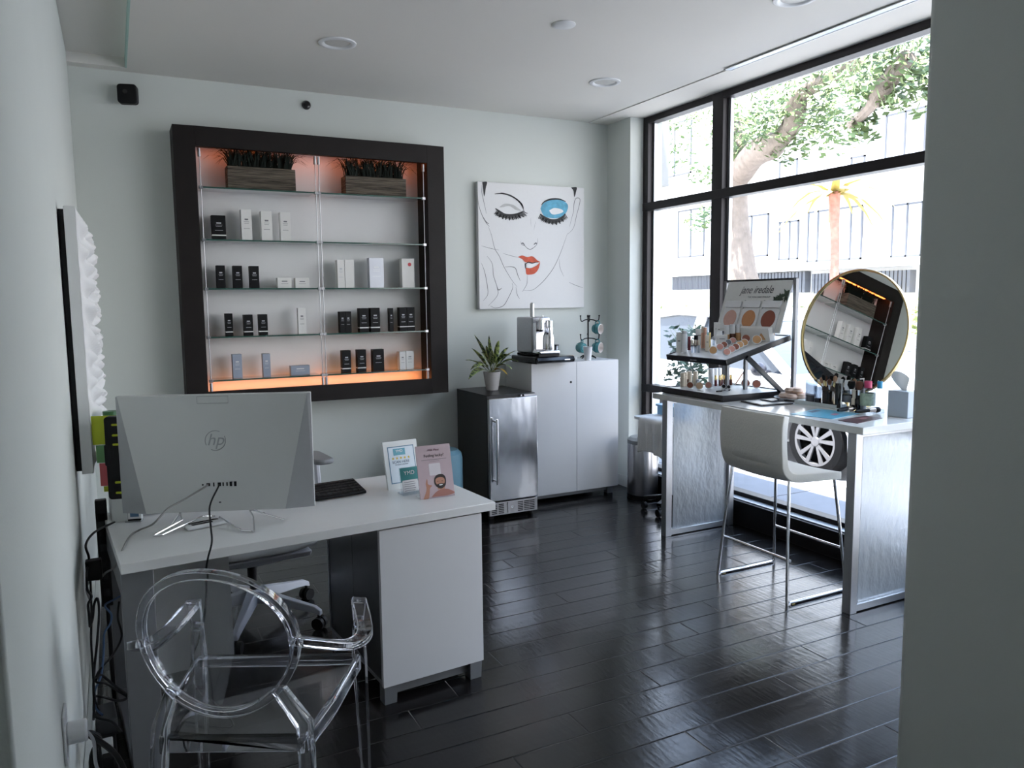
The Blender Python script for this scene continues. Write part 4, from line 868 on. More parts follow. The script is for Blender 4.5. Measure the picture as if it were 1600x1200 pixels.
# ------------------------------------------------------------------ vanity table, bar stool
VZ = .945
t = van = thing('vanity_table', 'high white makeup table with rippled glass side panels by the window', 'table', (3.13, 2.49, 0))
BX((0, 0, VZ - .036), (.62, 1.625, VZ)).build('table_top', pm('gloss_white_top', (.70, .70, .68), .12), t, bevel=.002)
for y, yb_s in ((1.50, 1), (.055, 0)):
    x0, x1 = .018, .60
    for x in (x0, x1 - .048): BX((x, y - .006, 0), (x + .048, y + .044, VZ - .037)).build('leg', ALU, t, bevel=.002)
    BX((x0 + .048, y, VZ - .062), (x1 - .048, y + .038, VZ - .037)).build('top_rail', ALU, t, bevel=.002)
    BX((x0 + .048, y, .005), (x1 - .048, y + .038, .042)).build('bottom_rail', ALU, t, bevel=.002)
    BX((x0 + .076, y + .014, .042), (x1 - .05, y + .022, VZ - .062)).build('glass_panel', RAIN, t)
t = thing('bar_stool', 'white leather bar stool with chrome sled base at the makeup table', 'bar stool', (2.96, 3.03, 0))
prof = []
path = [(.028, .967), (.018, .90), (.020, .80), (.032, .715), (.055, .680), (.10, .664), (.20, .655), (.33, .648), (.43, .640)]
pp = smoothpath([(a, 0, b) for a, b in path], 5)
def shell(u, v):
    i = min(len(pp) - 1, int(v * (len(pp) - 1) + .5)); p = pp[i]; y = (u - .5) * .445
    tape = 1 if v < .5 else 1 - .05 * (v - .5) * 2
    return (p.x + .012 * (1 - (2 * u - 1) ** 2) * (-1 if v < .35 else 0), y * tape, p.z - (.010 * (1 - (2 * u - 1) ** 2) if v > .45 else 0))
m = MB(); m.grid(shell, 12, len(pp) - 1); o = m.build('seat_shell', LEATH, t, fix=False)
md = o.modifiers.new('solid', 'SOLIDIFY'); md.thickness = .042; md.offset = 1; md = o.modifiers.new('bevel', 'BEVEL'); md.width = .014; md.segments = 3; md.limit_method = 'ANGLE'
for sg in (-1, 1):
    y = .255 * sg; yt = .205 * sg
    MB().tube([(.07, yt, .655)] + smoothpath([(.055, yt, .635), (.01, y, .02), (.03, y, .009)], 4) + [(.40, y, .009)] + smoothpath([(.43, y, .009), (.44, y, .03), (.385, yt, .60)], 4) + [(.36, yt, .62)], .0085, 10).build('sled_leg', CHROME, t)
    MB().cyl((.045, y, 0), (.06, y, .0), .001).box((.04, y - .008, 0), (.06, y + .008, .006)).build('floor_glide', pm('brass_glide', (.40, .33, .12), .4), t)
MB().tube([(.038, -.243, .225), (.038, .243, .225)], .0075, 10).build('rear_rail', CHROME, t)
MB().tube([(.425, -.243, .23), (.425, .243, .23)], .0075, 10).build('footrest', CHROME, t)
MB().tube([(.06, -.2, .645), (.06, .2, .645)], .008).tube([(.36, -.2, .622), (.36, .2, .622)], .008).build('seat_bracket', STEELB, t)

# ------------------------------------------------------------------ makeup display on the table
t = disp = thing('makeup_display', 'black two-tier makeup display stand with a printed header board', 'display stand', (3.46, 3.8, VZ))
TX0, TX1, TY0, TY1 = 3.19, 3.72, 3.515, 4.09
def wall_tray(mb, x0, x1, ya, yb, z0, z1):
    mb.box((x0, ya, z0), (x1, yb, z0 + .008)); mb.box((x0, ya, z0 + .008), (x0 + .008, yb, z1)); mb.box((x1 - .008, ya, z0 + .008), (x1, yb, z1)); mb.box((x0 + .008, ya, z0 + .008), (x1 - .008, ya + .008, z1)); mb.box((x0 + .008, yb - .008, z0 + .008), (x1 - .008, yb, z1))
BLK = pm('satin_black_acrylic', (.013, .013, .016), .3)
wall_tray(m := W(t, MB()), TX0, TX1, TY0, TY1, VZ + .001, VZ + .040); m.build('lower_tray', BLK, t, bevel=.002)
W(t, MB()).box((TX0 + .009, TY0 + .009, VZ + .0095), (TX1 - .009, TY1 - .009, VZ + .034)).build('tray_liner', pm('pale_grey_liner', (.46, .46, .44), .4), t)
LZ = VZ + .0345
UX0, UX1, UY0, UY1, UZ0, UZ1 = 3.20, 3.72, 3.505, 4.065, 1.192, 1.325
un = Vector((-(UZ1 - UZ0), 0, UX1 - UX0)).normalized(); ud = Vector((UX1 - UX0, 0, UZ1 - UZ0)).normalized(); UP = Vector((UX0, UY0, UZ0)); ul = (Vector((UX1, 0, UZ1)) - Vector((UX0, 0, UZ0))).length
UM = Matrix(((ud.x, 0, un.x, UX0), (0, 1, 0, 0), (ud.z, 0, un.z, UZ0), (0, 0, 0, 1)))   # tray frame: x up the slope, z normal
TI = Matrix.Translation(-Vector(t.location))
m = MB(TI @ UM); wall_tray(m, 0, ul, UY0, UY1, -.030, .006); m.build('upper_tray', BLK, t, bevel=.002)
m = MB(TI @ UM); m.box((.009, UY0 + .009, -.021), (ul - .009, UY1 - .009, .0)); m.build('tray_liner', pm('white_liner', (.60, .59, .57), .4), t)
W(t, MB()).box((TX0 - .001 + .01, 3.72, 1.176), (UX0 - .0005, 3.86, 1.186))
text('jane iredale', .013, GREYP, t, Vector((UX0 - .006, 3.79, 1.180)) - t.location, (PI / 2, 0, -PI / 2), 'tray_lettering', shear=.3)
# posts and braces
def rodbox(a, b, w, mat, nm):
    m = W(t, MB()); bar(m, [a, b], w, w, Vector((0, 1, 0)) if abs((Vector(b) - Vector(a)).normalized().y) < .9 else Vector((0, 0, 1))); return m.build(nm, mat, t)
rodbox((3.715, 3.470, VZ + .001), (3.715, 3.470, 1.675), .024, GREYM, 'post'); rodbox((3.715, 4.075, VZ + .03), (3.715, 4.075, 1.675), .022, GREYM, 'post')
rodbox((3.50, 3.82, VZ + .03), (3.50, 3.82, 1.255), .02, GREYM, 'post'); rodbox((3.56, 3.72, VZ + .03), (3.56, 3.72, 1.26), .02, GREYM, 'post')
rodbox((3.36, 3.502, 1.21), (3.66, 3.502, VZ + .03), .024, BLK, 'brace')
rodbox((3.715, 3.46, 1.672), (3.715, 4.085, 1.672), .016, BLK, 'header_bar')
# header board
b0, b1 = Vector((3.60, 0, 1.345)), Vector((3.705, 0, 1.668)); bd = (b1 - b0); bh = bd.length; bd.normalize(); bnn = Vector((-bd.z, 0, bd.x)); bnn = bnn if bnn.x < 0 else -bnn
yR, yL = 3.485, 4.045
BMX = Matrix(((0, bnn.x * -1, bd.x, b0.x), (-1, 0, 0, yL), (0, bnn.z * -1, bd.z, b0.z), (0, 0, 0, 1)))   # local x: left->right as seen, y: into board, z: up the board
hb = MB(TI @ BMX).box((0, 0, 0), (yL - yR, .008, bh)).build('header_board', pm('board_white', (.60, .60, .58), .5), t, bevel=.001)
bw = yL - yR
def onb(poly, mat, nm, o=.001):
    return MB(TI @ BMX).add([(x, -o, z) for x, z in poly], [list(range(len(poly)))]).build(nm, mat, t, fix=False)
be = (TI @ BMX); rotb = be.to_euler()
lt_ = text('jane iredale', .074, pm('dark_script_print', (.05, .05, .06), .5), t, be @ Vector((bw * .50, -.0015, bh * .82)), (be.to_3x3() @ Matrix.Rotation(PI / 2, 3, 'X')).to_euler(), 'header_lettering', shear=.35, sx=.82)
text('THE SKIN CARE MAKEUP', .016, GREYINK, t, be @ Vector((bw * .56, -.0015, bh * .68)), (be.to_3x3() @ Matrix.Rotation(PI / 2, 3, 'X')).to_euler(), 'header_lettering', sx=1.1)
rnd = random.Random(4); m = MB(TI @ BMX)
for k in range(60):
    u = rnd.random(); cx = bw * (.82 + .18 * u) ; cz = bh * (.60 + .2 * u * rnd.random() + .04 * rnd.random()); a = rnd.uniform(0, PI); l_ = rnd.uniform(.012, .035)
    dx, dz = math.cos(a) * l_, math.sin(a) * l_; 
    pts = [(cx - dx, cz - dz), (cx - dz * .3, cz + dx * .3), (cx + dx, cz + dz), (cx + dz * .3, cz - dx * .3)]
    m.add([(min(bw - .003, max(0, x)), -.0014 - .00002 * k, z) for x, z in pts], [(0, 1, 2, 3)])
m.build('leaf_print', pm('dark_green_print', (.035, .06, .035), .6, noise=(60, .9)), t, fix=False)
for cx, col in ((.20, (.52, .31, .26)), (.51, (.48, .22, .10)), (.82, (.23, .065, .04))):
    c = cx * bw * .97; 
    m = MB(TI @ BMX); m.prism(roundpoly(c - .075, bh * .05, c + .075, bh * .455, .012), 'xz', -.006, -.0012); m.prism(roundpoly(c - .075, bh * .47, c + .075, bh * .60, .01), 'xz', -.012, -.0012); m.build('compact_print', WHITEC, t, bevel=.001)
    m = MB(TI @ BMX); m.lathe([(.058, 0), (.056, .002), (0, .003)], c=(c, -.006, bh * .25), axis=(0, -1, 0), n=32); m.build('powder_disc', pm('powder', col, .7, noise=(40, .1)), t)
for c in (.355, .665): onb([(bw * c * .97 + .006, bh * .02), (bw * c * .97 + .016, bh * .02), (bw * c * .97 + .016, bh * .62), (bw * c * .97 + .004, bh * .62)], GREYM, 'divider_print', .0013)
m = MB(TI @ UM); m.box((ul - .14, UY0 + .035, .0), (ul - .10, UY0 + .30, .085)); m.build('riser_block', CARDW, t, bevel=.002)
# products
GU = 'makeup on the sloping upper display tray'; GL = 'makeup on the lower display tray'
UROT = math.atan2(UZ1 - UZ0, UX1 - UX0)
def upt(cx, cy):
    p = onpl(1030 + cx / 6.957, 460 + cy / 6.957, UP, un); p.x = max(UX0 + .03, min(UX1 - .03, p.x)); p.y = max(UY0 + .03, min(UY1 - .03, p.y)); p.z = UZ0 + (p.x - UX0) * math.tan(UROT) + .003; return p
def lpt(cx, cy):
    p = onz(1020 + cx / 6.667, 540 + cy / 6.667, LZ); p.x = max(TX0 + .03, min(TX1 - .03, p.x)); p.y = max(TY0 + .03, min(TY1 - .03, p.y)); return p
def compact(p, r, mat, label, group, yaw=0., lean=35):
    # round pan standing on its rim, leaning back, facing the viewer
    t = thing('makeup_compact', label, 'compact', (p.x, p.y, p.z), R(-128) + yaw + PI / 2, group)
    ax = Vector((0, -math.cos(R(lean)), math.sin(R(lean)))); c = Vector((0, 0, r * math.cos(R(lean)) + .006 * math.sin(R(lean)) + .001))
    MB().lathe([(0, -.009), (r * .96, -.009), (r, -.006), (r, .003), (r * .88, .004)], c=c, axis=ax, n=22, caps=False).build('case', CARDW if mat is not BEIGE else CREAM, t)
    MB().lathe([(r * .86, .002), (r * .84, .0035), (0, .004)], c=c, axis=ax, n=20).build('powder_pan', mat, t)
def box_item(p, w, h, d, mat, label, group, name='product_carton', lines=True, yaw=0):
    t = thing(name, label, 'product box', (p.x, p.y, p.z), R(-37) + yaw, group)
    BX((-w / 2, -d / 2, 0), (w / 2, d / 2, h)).build('carton', mat, t, bevel=.001)
    if lines: MB().box((-w * .25, -d / 2 - .0004, h * .55), (w * .25, -d / 2 - .0001, h * .6)).build('printed_line', GREYINK, t)
def tubeitem(p, r, h, matb, matc, split, label, group, name='makeup_bottle', cat='makeup bottle', capr=.95, lean=None):
    t = thing(name, label, cat, (p.x, p.y, p.z), 0, group)
    b = MB().lathe([(r * .9, 0), (r, .002), (r, h * split - .002), (r * .9, h * split)], n=16).build('body', matb, t)
    c = MB().lathe([(r * capr * .96, h * split), (r * capr, h * split + .002), (r * capr, h - .002), (r * capr * .9, h)], n=16).build('cap', matc, t)
    if lean: t.rotation_euler = lean
    return t
PXU = lambda p: depth(p) / FPX / 6.957
ordn = ['front', 'second', 'third', 'fourth', 'fifth', 'sixth']
for i, (x, y, r) in enumerate(((735, 675, 42), (785, 645, 42), (830, 620, 42), (875, 595, 42), (925, 572, 42))):
    p = upt(x, y); compact(p, r * PXU(p), [ROSE, ROSE, BROWNM, TAN, TAN][i], f'rose or tan compact, {ordn[i]} in the row along the right edge of the upper tray', GU, lean=28)
for i, (x, y, r) in enumerate(((660, 618, 40), (705, 592, 38), (750, 565, 36), (800, 545, 36))):
    p = upt(x, y); compact(p, r * PXU(p), [ROSE, BROWNM, GREYINK, ROSE][i], f'makeup compact, {ordn[i]} in the row left of the right-edge compacts', GU, lean=28)
p = upt(585, 660); compact(p, .045 * 1 if False else 46 * PXU(p), TAN, 'upright tan compact standing alone at the front lip of the upper tray', GU, lean=12)
for i, (x, y, r, mt) in enumerate(((942, 535, 48, BROWNM), (1005, 500, 44, ROSE), (1070, 470, 46, TAN))):
    p = upt(x, y); compact(p, r * PXU(p), mt, f'round compact, {ordn[i]} in the rear row in front of the bottles', GU, lean=20)
for i, (x, y, r) in enumerate(((1060, 550, 52), (1132, 515, 50), (1208, 490, 50))):
    p = upt(x, y); compact(p, r * PXU(p), TAN, f'large tan compact, {ordn[i]} in the rear row by the right edge', GU, lean=20)
for i, (x, y, h) in enumerate(((735, 530, 190), (795, 520, 190), (855, 505, 178), (915, 470, 165), (967, 440, 150), (1018, 415, 140))):
    p = upt(x, y); s_ = PXU(p); tubeitem(p, 31 * s_, h * s_, [TAN, DBROWN, TAN, DBROWN, BROWNM, DBROWN][i], WHITEC, .47, f'foundation bottle with white cap, {ordn[i]} from the left of six', GU)
for i, (x, y, w, h) in enumerate(((555, 470, 62, 165), (650, 470, 62, 150))):
    p = upt(x, y); s_ = PXU(p); box_item(p, w * s_, h * s_, .03, CARDW, ('left' if i == 0 else 'right') + ' one of two tall white cartons at the back of upper tray', GU)
p = upt(680, 545); s_ = PXU(p); box_item(p, 115 * s_, 100 * s_, .03, CARDW, 'wide white carton in front of two tall white cartons on upper tray', GU)
for x, y, w, h, mt, lb in ((212, 638, 54, 222, CARDW, 'tall pale carton at the far left front of the upper tray'), (365, 540, 78, 165, CARDW, 'short white carton behind the wine red tube'), (520, 620, 40, 170, CREAM, 'cream narrow carton beside the tan compact at the tray lip')):
    p = upt(x, y); s_ = PXU(p); box_item(p, w * s_, h * s_, .022, mt, lb, GU)
for x, y, r, h, mb_, mc, sp_, lb in ((272, 635, 30, 235, WHITEP, GREYP, .85, 'white bottle with grey top second from left on upper tray'), (325, 612, 17, 150, REDM, REDM, .6, 'wine red tube on the left of the upper tray'), (398, 560, 24, 110, DBROWN, BLACKP, .5, 'dark round-capped bottle behind the clear lip tubes'),
                                     (358, 640, 13, 140, CLEARL, CREAM, .6, 'clear lip tube, first of three at the front of upper tray'), (392, 640, 13, 140, CLEARL, CREAM, .6, 'clear lip tube, second of three at the front of upper tray'), (428, 640, 13, 140, CLEARL, CREAM, .6, 'clear lip tube, third of three at the front of upper tray'),
                                     (470, 590, 18, 240, PINKB, CREAM, .7, 'tall rose gold pencil left in the middle of the upper tray'), (497, 590, 18, 225, PINKB, PINKB, .7, 'tall rose gold pencil right in the middle of the upper tray'), (548, 600, 12, 180, GOLD, GOLD, .5, 'thin gold tube left of the tan compact'), (592, 560, 13, 100, CLEARL, GREYP, .6, 'small clear bottle behind the tan compact')):
    p = upt(x, y); s_ = PXU(p); tubeitem(p, r * s_, h * s_, mb_, mc, sp_, lb, GU)
PXL = lambda p: depth(p) / FPX / 6.667
for i, (x, y, h) in enumerate(((212, 412, 145), (268, 415, 150), (318, 412, 155), (365, 405, 150))):
    p = lpt(x, y); s_ = PXL(p); tubeitem(p, 26 * s_, h * s_, CREAM, CREAM, .7, f'cream tube, {ordn[i]} from the left on the lower tray', GL)
p = lpt(345, 425); s_ = PXL(p); box_item(p, 55 * s_, 75 * s_, .015, DBROWN, 'small dark brown box in front of the cream tubes', GL, lines=False)
for i, (x, y) in enumerate(((545, 395), (607, 395), (668, 395))):
    p = lpt(x, y); s_ = PXL(p); tubeitem(p, 30 * s_, 165 * s_, WHITEP, WHITEP, .55, f'white cylinder, {ordn[i]} of three at the back of the lower tray', GL)
for i, (x, y, r) in enumerate(((655, 420, 14), (700, 420, 13), (718, 412, 12), (752, 415, 14), (788, 412, 12), (815, 412, 14))):
    p = lpt(x, y); s_ = PXL(p); tubeitem(p, r * s_, 110 * s_, REDM if i % 2 == 0 else DBROWN, GOLD, .55, f'lip gloss with gold cap, {ordn[i]} from the left on the lower tray', GL, 'lip_gloss', 'lip gloss')
for i, (x, y, r, mt, lb) in enumerate(((388, 450, 36, BROWNM, 'small pale compact, left of three at the front of the lower tray'), (485, 458, 38, BEIGE, 'small beige compact, middle of three at the front of the lower tray'), (580, 450, 36, ROSE, 'small rose compact, right of three at the front of lower tray'), (738, 450, 22, INK, 'tiny black pot, left of two before the lip glosses'), (790, 455, 20, INK, 'tiny black pot, right of two before the lip glosses'), (965, 440, 46, BROWNM, 'brown bronzer compact, left of two on lower tray'), (1080, 448, 46, BROWNM, 'brown bronzer compact, right of two on lower tray'))):
    p = lpt(x, y); compact(p, r * PXL(p), mt, lb, GL, lean=20)
p = lpt(470, 420); s_ = PXL(p); tubeitem(p, 20 * s_, 70 * s_, CLEARL, GREYP, .7, 'squat clear bottle behind the beige compact on lower tray', GL)
for i, (x, y) in enumerate(((690, 485), (735, 475), (800, 470))):
    p = lpt(x, y); t = thing('makeup_applicator', f'small black applicator, {ordn[i]} lying at the front of lower tray', 'applicator', (p.x, p.y, LZ), R(20 * i), GL); MB().cyl((-.02, 0, .006), (.015, 0, .006), .005, n=10).build('handle', BLACKP, t); MB().sphere((.018, 0, .006), (.008, .006, .005)).build('tip', BLACKP, t)
p = lpt(900, 410); t = thing('eyeliner_pencil', 'rose gold pencil leaning in a clear rest on lower tray', 'pencil', (p.x, p.y, LZ), R(-40), GL)
MB().cyl((-.01, 0, .006), (.045, 0, .095), .0042, n=10).build('pencil_barrel', PINKB, t); BX((-.03, -.02, 0.0005), (.02, .02, .02)).build('clear_rest', CLEARP, t)

# ------------------------------------------------------------------ other things on the makeup table
def tpt(cx, cy, mx=3.72):
    p = onz(1220 + cx / 7.273, 560 + cy / 7.273, VZ); 
    if p.x > mx: p.x = mx
    return p
ZT = VZ + .0006
m_c = Vector((3.70, 3.04, 1.362))
t = thing('round_mirror', 'large round mirror in a thin gold frame on the makeup table', 'mirror', (m_c.x, m_c.y, VZ))
til = R(9); mn = Vector((-math.cos(til), 0, math.sin(til))); MRr = .350
cz = Vector((0, 0, m_c.z - VZ))
MB().lathe([(0, -.006), (MRr - .004, -.006), (MRr - .004, .0), (0, .0)], c=cz, axis=mn, n=72).build('mirror_glass', MIRR, t)
MB().lathe([(MRr - .006, -.010), (MRr + .007, -.010), (MRr + .007, .010), (MRr - .002, .010), (MRr - .005, .001)], c=cz, axis=mn, n=72).build('gold_rim', GOLD, t)
MB().box((-.09, -.1, .0005), (.055, .1, .012)).build('stand_foot', GOLD, t, bevel=.003)
MB().tube([(-.02, 0, .01), (-.025, 0, .03), (.02 - .005, 0, .20)], .009).build('stand_stem', GOLD, t)
p = onz(1240, 619, VZ)
t = thing('sponge_plate', 'white plate piled with beige powder puffs on the makeup table', 'plate', (3.64, 3.385, ZT))
MB().lathe([(.06, 0), (.08, .004), (.118, .014), (.122, .016), (.115, .016), (.075, .007), (0, .006)], n=32).build('plate_dish', WHITEC, t)
PUFF = pm('beige_puff', (.58, .43, .34), .85, noise=(40, .1)); PUFFL = pm('puff_ribbon', (.70, .58, .50), .7)
pl = Vector((3.64, 3.385, ZT)); rnd = random.Random(2)
spots = [(0, 0, 0)] + [(.066 * math.cos(R(a)), .066 * math.sin(R(a)), 0) for a in range(0, 360, 52)] + [(.029 * math.cos(R(a)), .029 * math.sin(R(a)), .032) for a in (20, 140, 260)]
where = ['in the middle of the pile', 'at the back of the pile', 'at the back left of the pile', 'at the left of the pile', 'at the front left of the pile', 'at the front of the pile', 'at the front right of the pile', 'at the right of the pile', 'top of the pile, rear', 'top of the pile, left', 'top of the pile, right']
for i, (x, y, z) in enumerate(spots):
    t = thing('powder_puff', f'beige round powder puff {where[i]} on the white plate', 'powder puff', pl + Vector((x, y, .0255 + z)), rnd.uniform(0, 6), 'powder puffs on the plate')
    MB().lathe([(0, -.016), (.024, -.014), (.033, 0), (.024, .014), (0, .016)], n=18).build('puff_body', PUFF, t); MB().tube([(.0335 * math.cos(a * PI / 8), .0335 * math.sin(a * PI / 8), 0) for a in range(16)], .0022, 6, True).build('puff_seam', PUFFL, t)
# black palette case
t = thing('palette_case', 'flat black palette lying open in front of the makeup display', 'palette', (3.385, 3.36, ZT), R(-8))
BX((-.11, -.10, 0), (.11, .10, .007)).build('case_base', BLACKG, t, bevel=.002); BX((-.095, -.085, .0072), (.095, .085, .0085)).build('grey_sheet', pm('pale_mat', (.45, .46, .47), .25), t); BX((.01, -.03, .0086), (.10, .075, .016)).build('dark_tray', BLACKG, t, bevel=.002); BX((.03, -.01, .0162), (.07, .04, .0175)).build('white_pad', WHITEC, t)
# acrylic tray
t = thing('acrylic_tray', 'clear acrylic tray holding brushes and bottles beneath the mirror', 'tray', (3.56, 3.07, ZT))
m = MB(); m.box((-.045, -.09, 0), (.045, .20, .004)).box((-.045, -.09, .004), (-.041, .20, .022)).box((-.041, -.09, .004), (.045, -.086, .022)).box((-.041, .196, .004), (.045, .20, .022)); m.build('tray_body', pm('frosted_acrylic', (.52, .57, .58), .2), t)
AZ = ZT + .0045
def place(cx, cyb, cyt, w, z=AZ, mx=3.575):
    p = onz(1220 + cx / 7.273, 560 + cyb / 7.273, z)
    if p.x > mx: p.y *= mx / p.x; p.x = mx
    s_ = depth(p) / FPX / 7.273; return Vector((p.x, p.y, z)), (cyb - cyt) * s_, w * s_
GB = 'bottles and jars below the mirror'
def bottle(cx, cyb, cyt, w, bodym, capm, split, label, cat='bottle', pump=False, lab=None, z=AZ, capw=.5, name='toiletry_bottle', mx=3.575):
    p, h, w = place(cx, cyb, cyt, w, z, mx); r = w / 2; hs = h * split
    t = thing(name, label, cat, p, 0, GB)
    MB().lathe([(r * .92, 0), (r, .003), (r, hs * .88), (r * .9, hs * .95), (r * capw * .9, hs)], n=20).build('bottle_body', bodym, t)
    if pump: MB().cyl((0, 0, hs), (0, 0, hs + (h - hs) * .45), r * capw * .9).cyl((0, 0, hs + (h - hs) * .4), (0, 0, h - .004), r * .16).cyl((r * .2, .0, h - .006), (-r * .9, .012, h - .008), r * .2, n=10).build('pump_head', capm, t)
    else: MB().lathe([(r * capw, hs), (r * capw, h - .002), (r * capw * .92, h)], n=18).build('cap', capm, t)
    if lab: MB().lathe([(r * 1.006, hs * lab[1]), (r * 1.006, hs * lab[2])], n=20, caps=False).build('label', lab[0], t)
    return t
LBLUE = pm('dark_grey_label', (.11, .12, .14), .5)
bottle(645, 515, 235, 66, BLACKG, BLACKG, .72, 'slim black bottle at the front left of the acrylic tray', capw=.95, mx=3.54)
bottle(676, 470, 165, 50, WHITEP, WHITEP, .75, 'white tube with square cap behind the slim black bottle', capw=1., mx=3.62)
bottle(755, 522, 205, 120, CLEARL, WHITEP, .66, 'clear bottle with dark label and white flip cap, centre of tray', lab=(LBLUE, .35, .72), capw=.62)
bottle(872, 518, 298, 60, BLACKG, BLACKG, .6, 'small black dropper bottle in front of the green labelled bottle', capw=.7)
bottle(835, 470, 250, 62, CREAM, CREAM, .6, 'squat cream bottle behind the black dropper bottle', capw=.7)
bottle(985, 520, 175, 165, CLEARL, pm('pink_cap', (.55, .06, .16), .4), .78, 'clear bottle with green label and bright pink cap', lab=(pm('green_label', (.34, .43, .33), .5, noise=(50, .7)), .25, .78), z=ZT, mx=3.60)
bottle(1118, 530, 170, 120, CLEARL, pm('blue_cap', (.03, .27, .48), .4), .78, 'clear bottle with bright blue cap by the tissue box', z=ZT, mx=3.60)
bottle(935, 470, 95, 70, WHITEP, WHITEP, .42, 'tall white pump bottle behind the pink capped bottle', pump=True, z=ZT, mx=3.60)
p, h, w = place(540, 470, 250, 150); 
t = thing('brush_cup', 'dark round cup full of makeup brushes below the mirror', 'brush cup', p, 0)
MB().lathe([(w * .42, 0), (w * .44, .004), (w * .46, h), (w * .42, h), (w * .40, .006), (0, .006)], n=24).build('cup_body', thin_glass('smoked_cup', (.25, .22, .2), 1.5), t)
MB().lathe([(w * .47, h * .78), (w * .47, h * 1.0)], n=24, caps=False).build('dark_band', pm('dark_brown_band', (.03, .018, .012), .5), t)
rnd = random.Random(9); ct = p
HD = [BLACKP, pm('brown_bristle', (.12, .05, .03), .9), pm('tan_bristle', (.42, .25, .16), .9)]
bl_ = ['with rose gold handle at the left', 'with black handle at the left front', 'with rose gold handle in the centre', 'with pale bristles at the back', 'with dark bristles at the right', 'with thick dark head at the right front', 'with slim handle at the back left']
for i in range(7):
    a = R(360 / 7 * i + 20); x, y = .022 * math.cos(a), .022 * math.sin(a); tx_, ty_ = x * 1.9, y * 1.9; L_ = rnd.uniform(.15, .185)
    t = thing('makeup_brush', f'makeup brush {bl_[i]} of the dark brush cup', 'makeup brush', ct + Vector((x * .6, y * .6, .007)), 0, 'brushes in the cup')
    d = Vector((tx_ - x * .6, ty_ - y * .6, L_)).normalized()
    MB().cyl((0, 0, 0), d * L_ * .6, .0035, .005, n=10).build('handle', PINKB if i % 2 == 0 else BLACKP, t); MB().cyl(d * L_ * .6, d * L_ * .78, .0055, .006, n=10).build('ferrule', GOLD if i % 2 else CHROME, t)
    MB().lathe([(.006, 0), (.012, L_ * .1), (.010, L_ * .18), (0, L_ * .23)], c=d * L_ * .78, axis=d, n=14).build('bristles', HD[i % 3], t)
def wide_brush(cx, cyb, cyt, label, col):
    p, h, w = place(cx, cyb, cyt, 60); t = thing('makeup_brush', label, 'makeup brush', p, 0, 'large brushes below the mirror')
    MB().cyl((0, 0, 0), (0, 0, h * .5), .007, n=12).build('handle', BLACKP, t); MB().cyl((0, 0, h * .5), (0, 0, h * .68), .009, .011, n=12).build('ferrule', CHROME, t); MB().lathe([(.011, h * .68), (.022, h * .82), (.018, h * .95), (0, h)], n=16).build('bristles', col, t)
wide_brush(800, 440, 110, 'upright fluffy dark brush behind the clear bottle with dark label', BLACKP)
wide_brush(890, 440, 105, 'upright dark brown brush left of the white pump bottle', HD[1])
# glass tumblers at left of the brushes
for i, (cx, cb, ctp, w_, lb) in enumerate(((345, 440, 170, 130, 'clear stacked glass pot left of the brush cup'), (425, 455, 250, 90, 'smaller clear glass pot directly left of the brush cup'))):
    p, h, w = place(cx, cb, ctp, w_); t = thing('glass_pot', lb, 'glass pot', p, 0, 'clear pots below the mirror'); MB().lathe([(w * .45, 0), (w * .5, .003), (w * .5, h), (w * .46, h), (w * .44, .005), (0, .005)], n=22).build('pot_body', CLEARL, t)
    MB().lathe([(w * .43, .006), (w * .43, h * .35), (0, h * .36)], n=18).build('pot_filling', [pm('pot_pads', (.6, .45, .38), .8), DBROWN][i], t)
p = onz(1252, 607, VZ + .03)
# brushes lying on the table
for i, (a, b, lb) in enumerate((((650, 590), (955, 540), 'black brush lying on the table, upper of the two with dark heads'), ((850, 602), (1165, 575), 'black brush lying on the table, lower one with its head by the tissue box'))):
    pa_, pb = tpt(*a), tpt(*b); d = (pb - pa_); L_ = .165; t = thing('makeup_brush', lb, 'makeup brush', Vector((pa_.x * .968, pa_.y * .968, ZT + .002)), math.atan2(d.y, d.x), 'brushes lying on the table')
    z_ = .017; MB().tube([(0, 0, z_), (L_ * .25, 0, z_), (L_ * .55, 0, z_)], [.007, .011, .010], 10).build('handle', BLACKP, t); MB().cyl((L_ * .55, 0, z_), (L_ * .8, 0, z_), .0105, .0130, n=14).build('ferrule', pm('champagne_metal', (.62, .52, .45), .25, .9), t); MB().lathe([(.012, 0), (.017, L_ * .1), (.014, L_ * .18), (0, L_ * .22)], c=(L_ * .8, 0, z_), axis=(1, 0, 0), n=16).build('bristles', BLACKP, t)
def sheet(pts, mat, name, label, cat, z=.0008, extra=()):
    P_ = [Vector((*tpt(*q).xy, ZT)) for q in pts]; c = sum(P_, Vector()) / len(P_); t = thing(name, label, cat, c); n_ = len(P_)
    vs = [p - c for p in P_] + [p - c + Vector((0, 0, .0018)) for p in P_]
    MB().add(vs, [tuple(range(n_))[::-1], tuple(range(n_, 2 * n_))] + [(i, (i + 1) % n_, n_ + (i + 1) % n_, n_ + i) for i in range(n_)]).build('sheet', mat, t)
    for nm, e, mt in extra:
        MB().add([Vector((*tpt(*q).xy, ZT)) - c + Vector((0, 0, .0022)) for q in e], [list(range(len(e)))]).build(nm, mt, t, fix=False)
sheet([(110, 635), (420, 575), (895, 630), (580, 692)], pm('turquoise_leaflet', (.12, .42, .58), .3, noise=(20, .25)), 'blue_leaflet', 'turquoise leaflet lying on the front edge of makeup table', 'leaflet', extra=[('printed_patch', [(560, 640), (620, 628), (670, 640), (610, 655)], pm('pink_patch', (.4, .2, .28), .4)), ('printed_photo', [(300, 610), (400, 592), (460, 602), (360, 622)], pm('dark_patch', (.10, .14, .2), .4))])
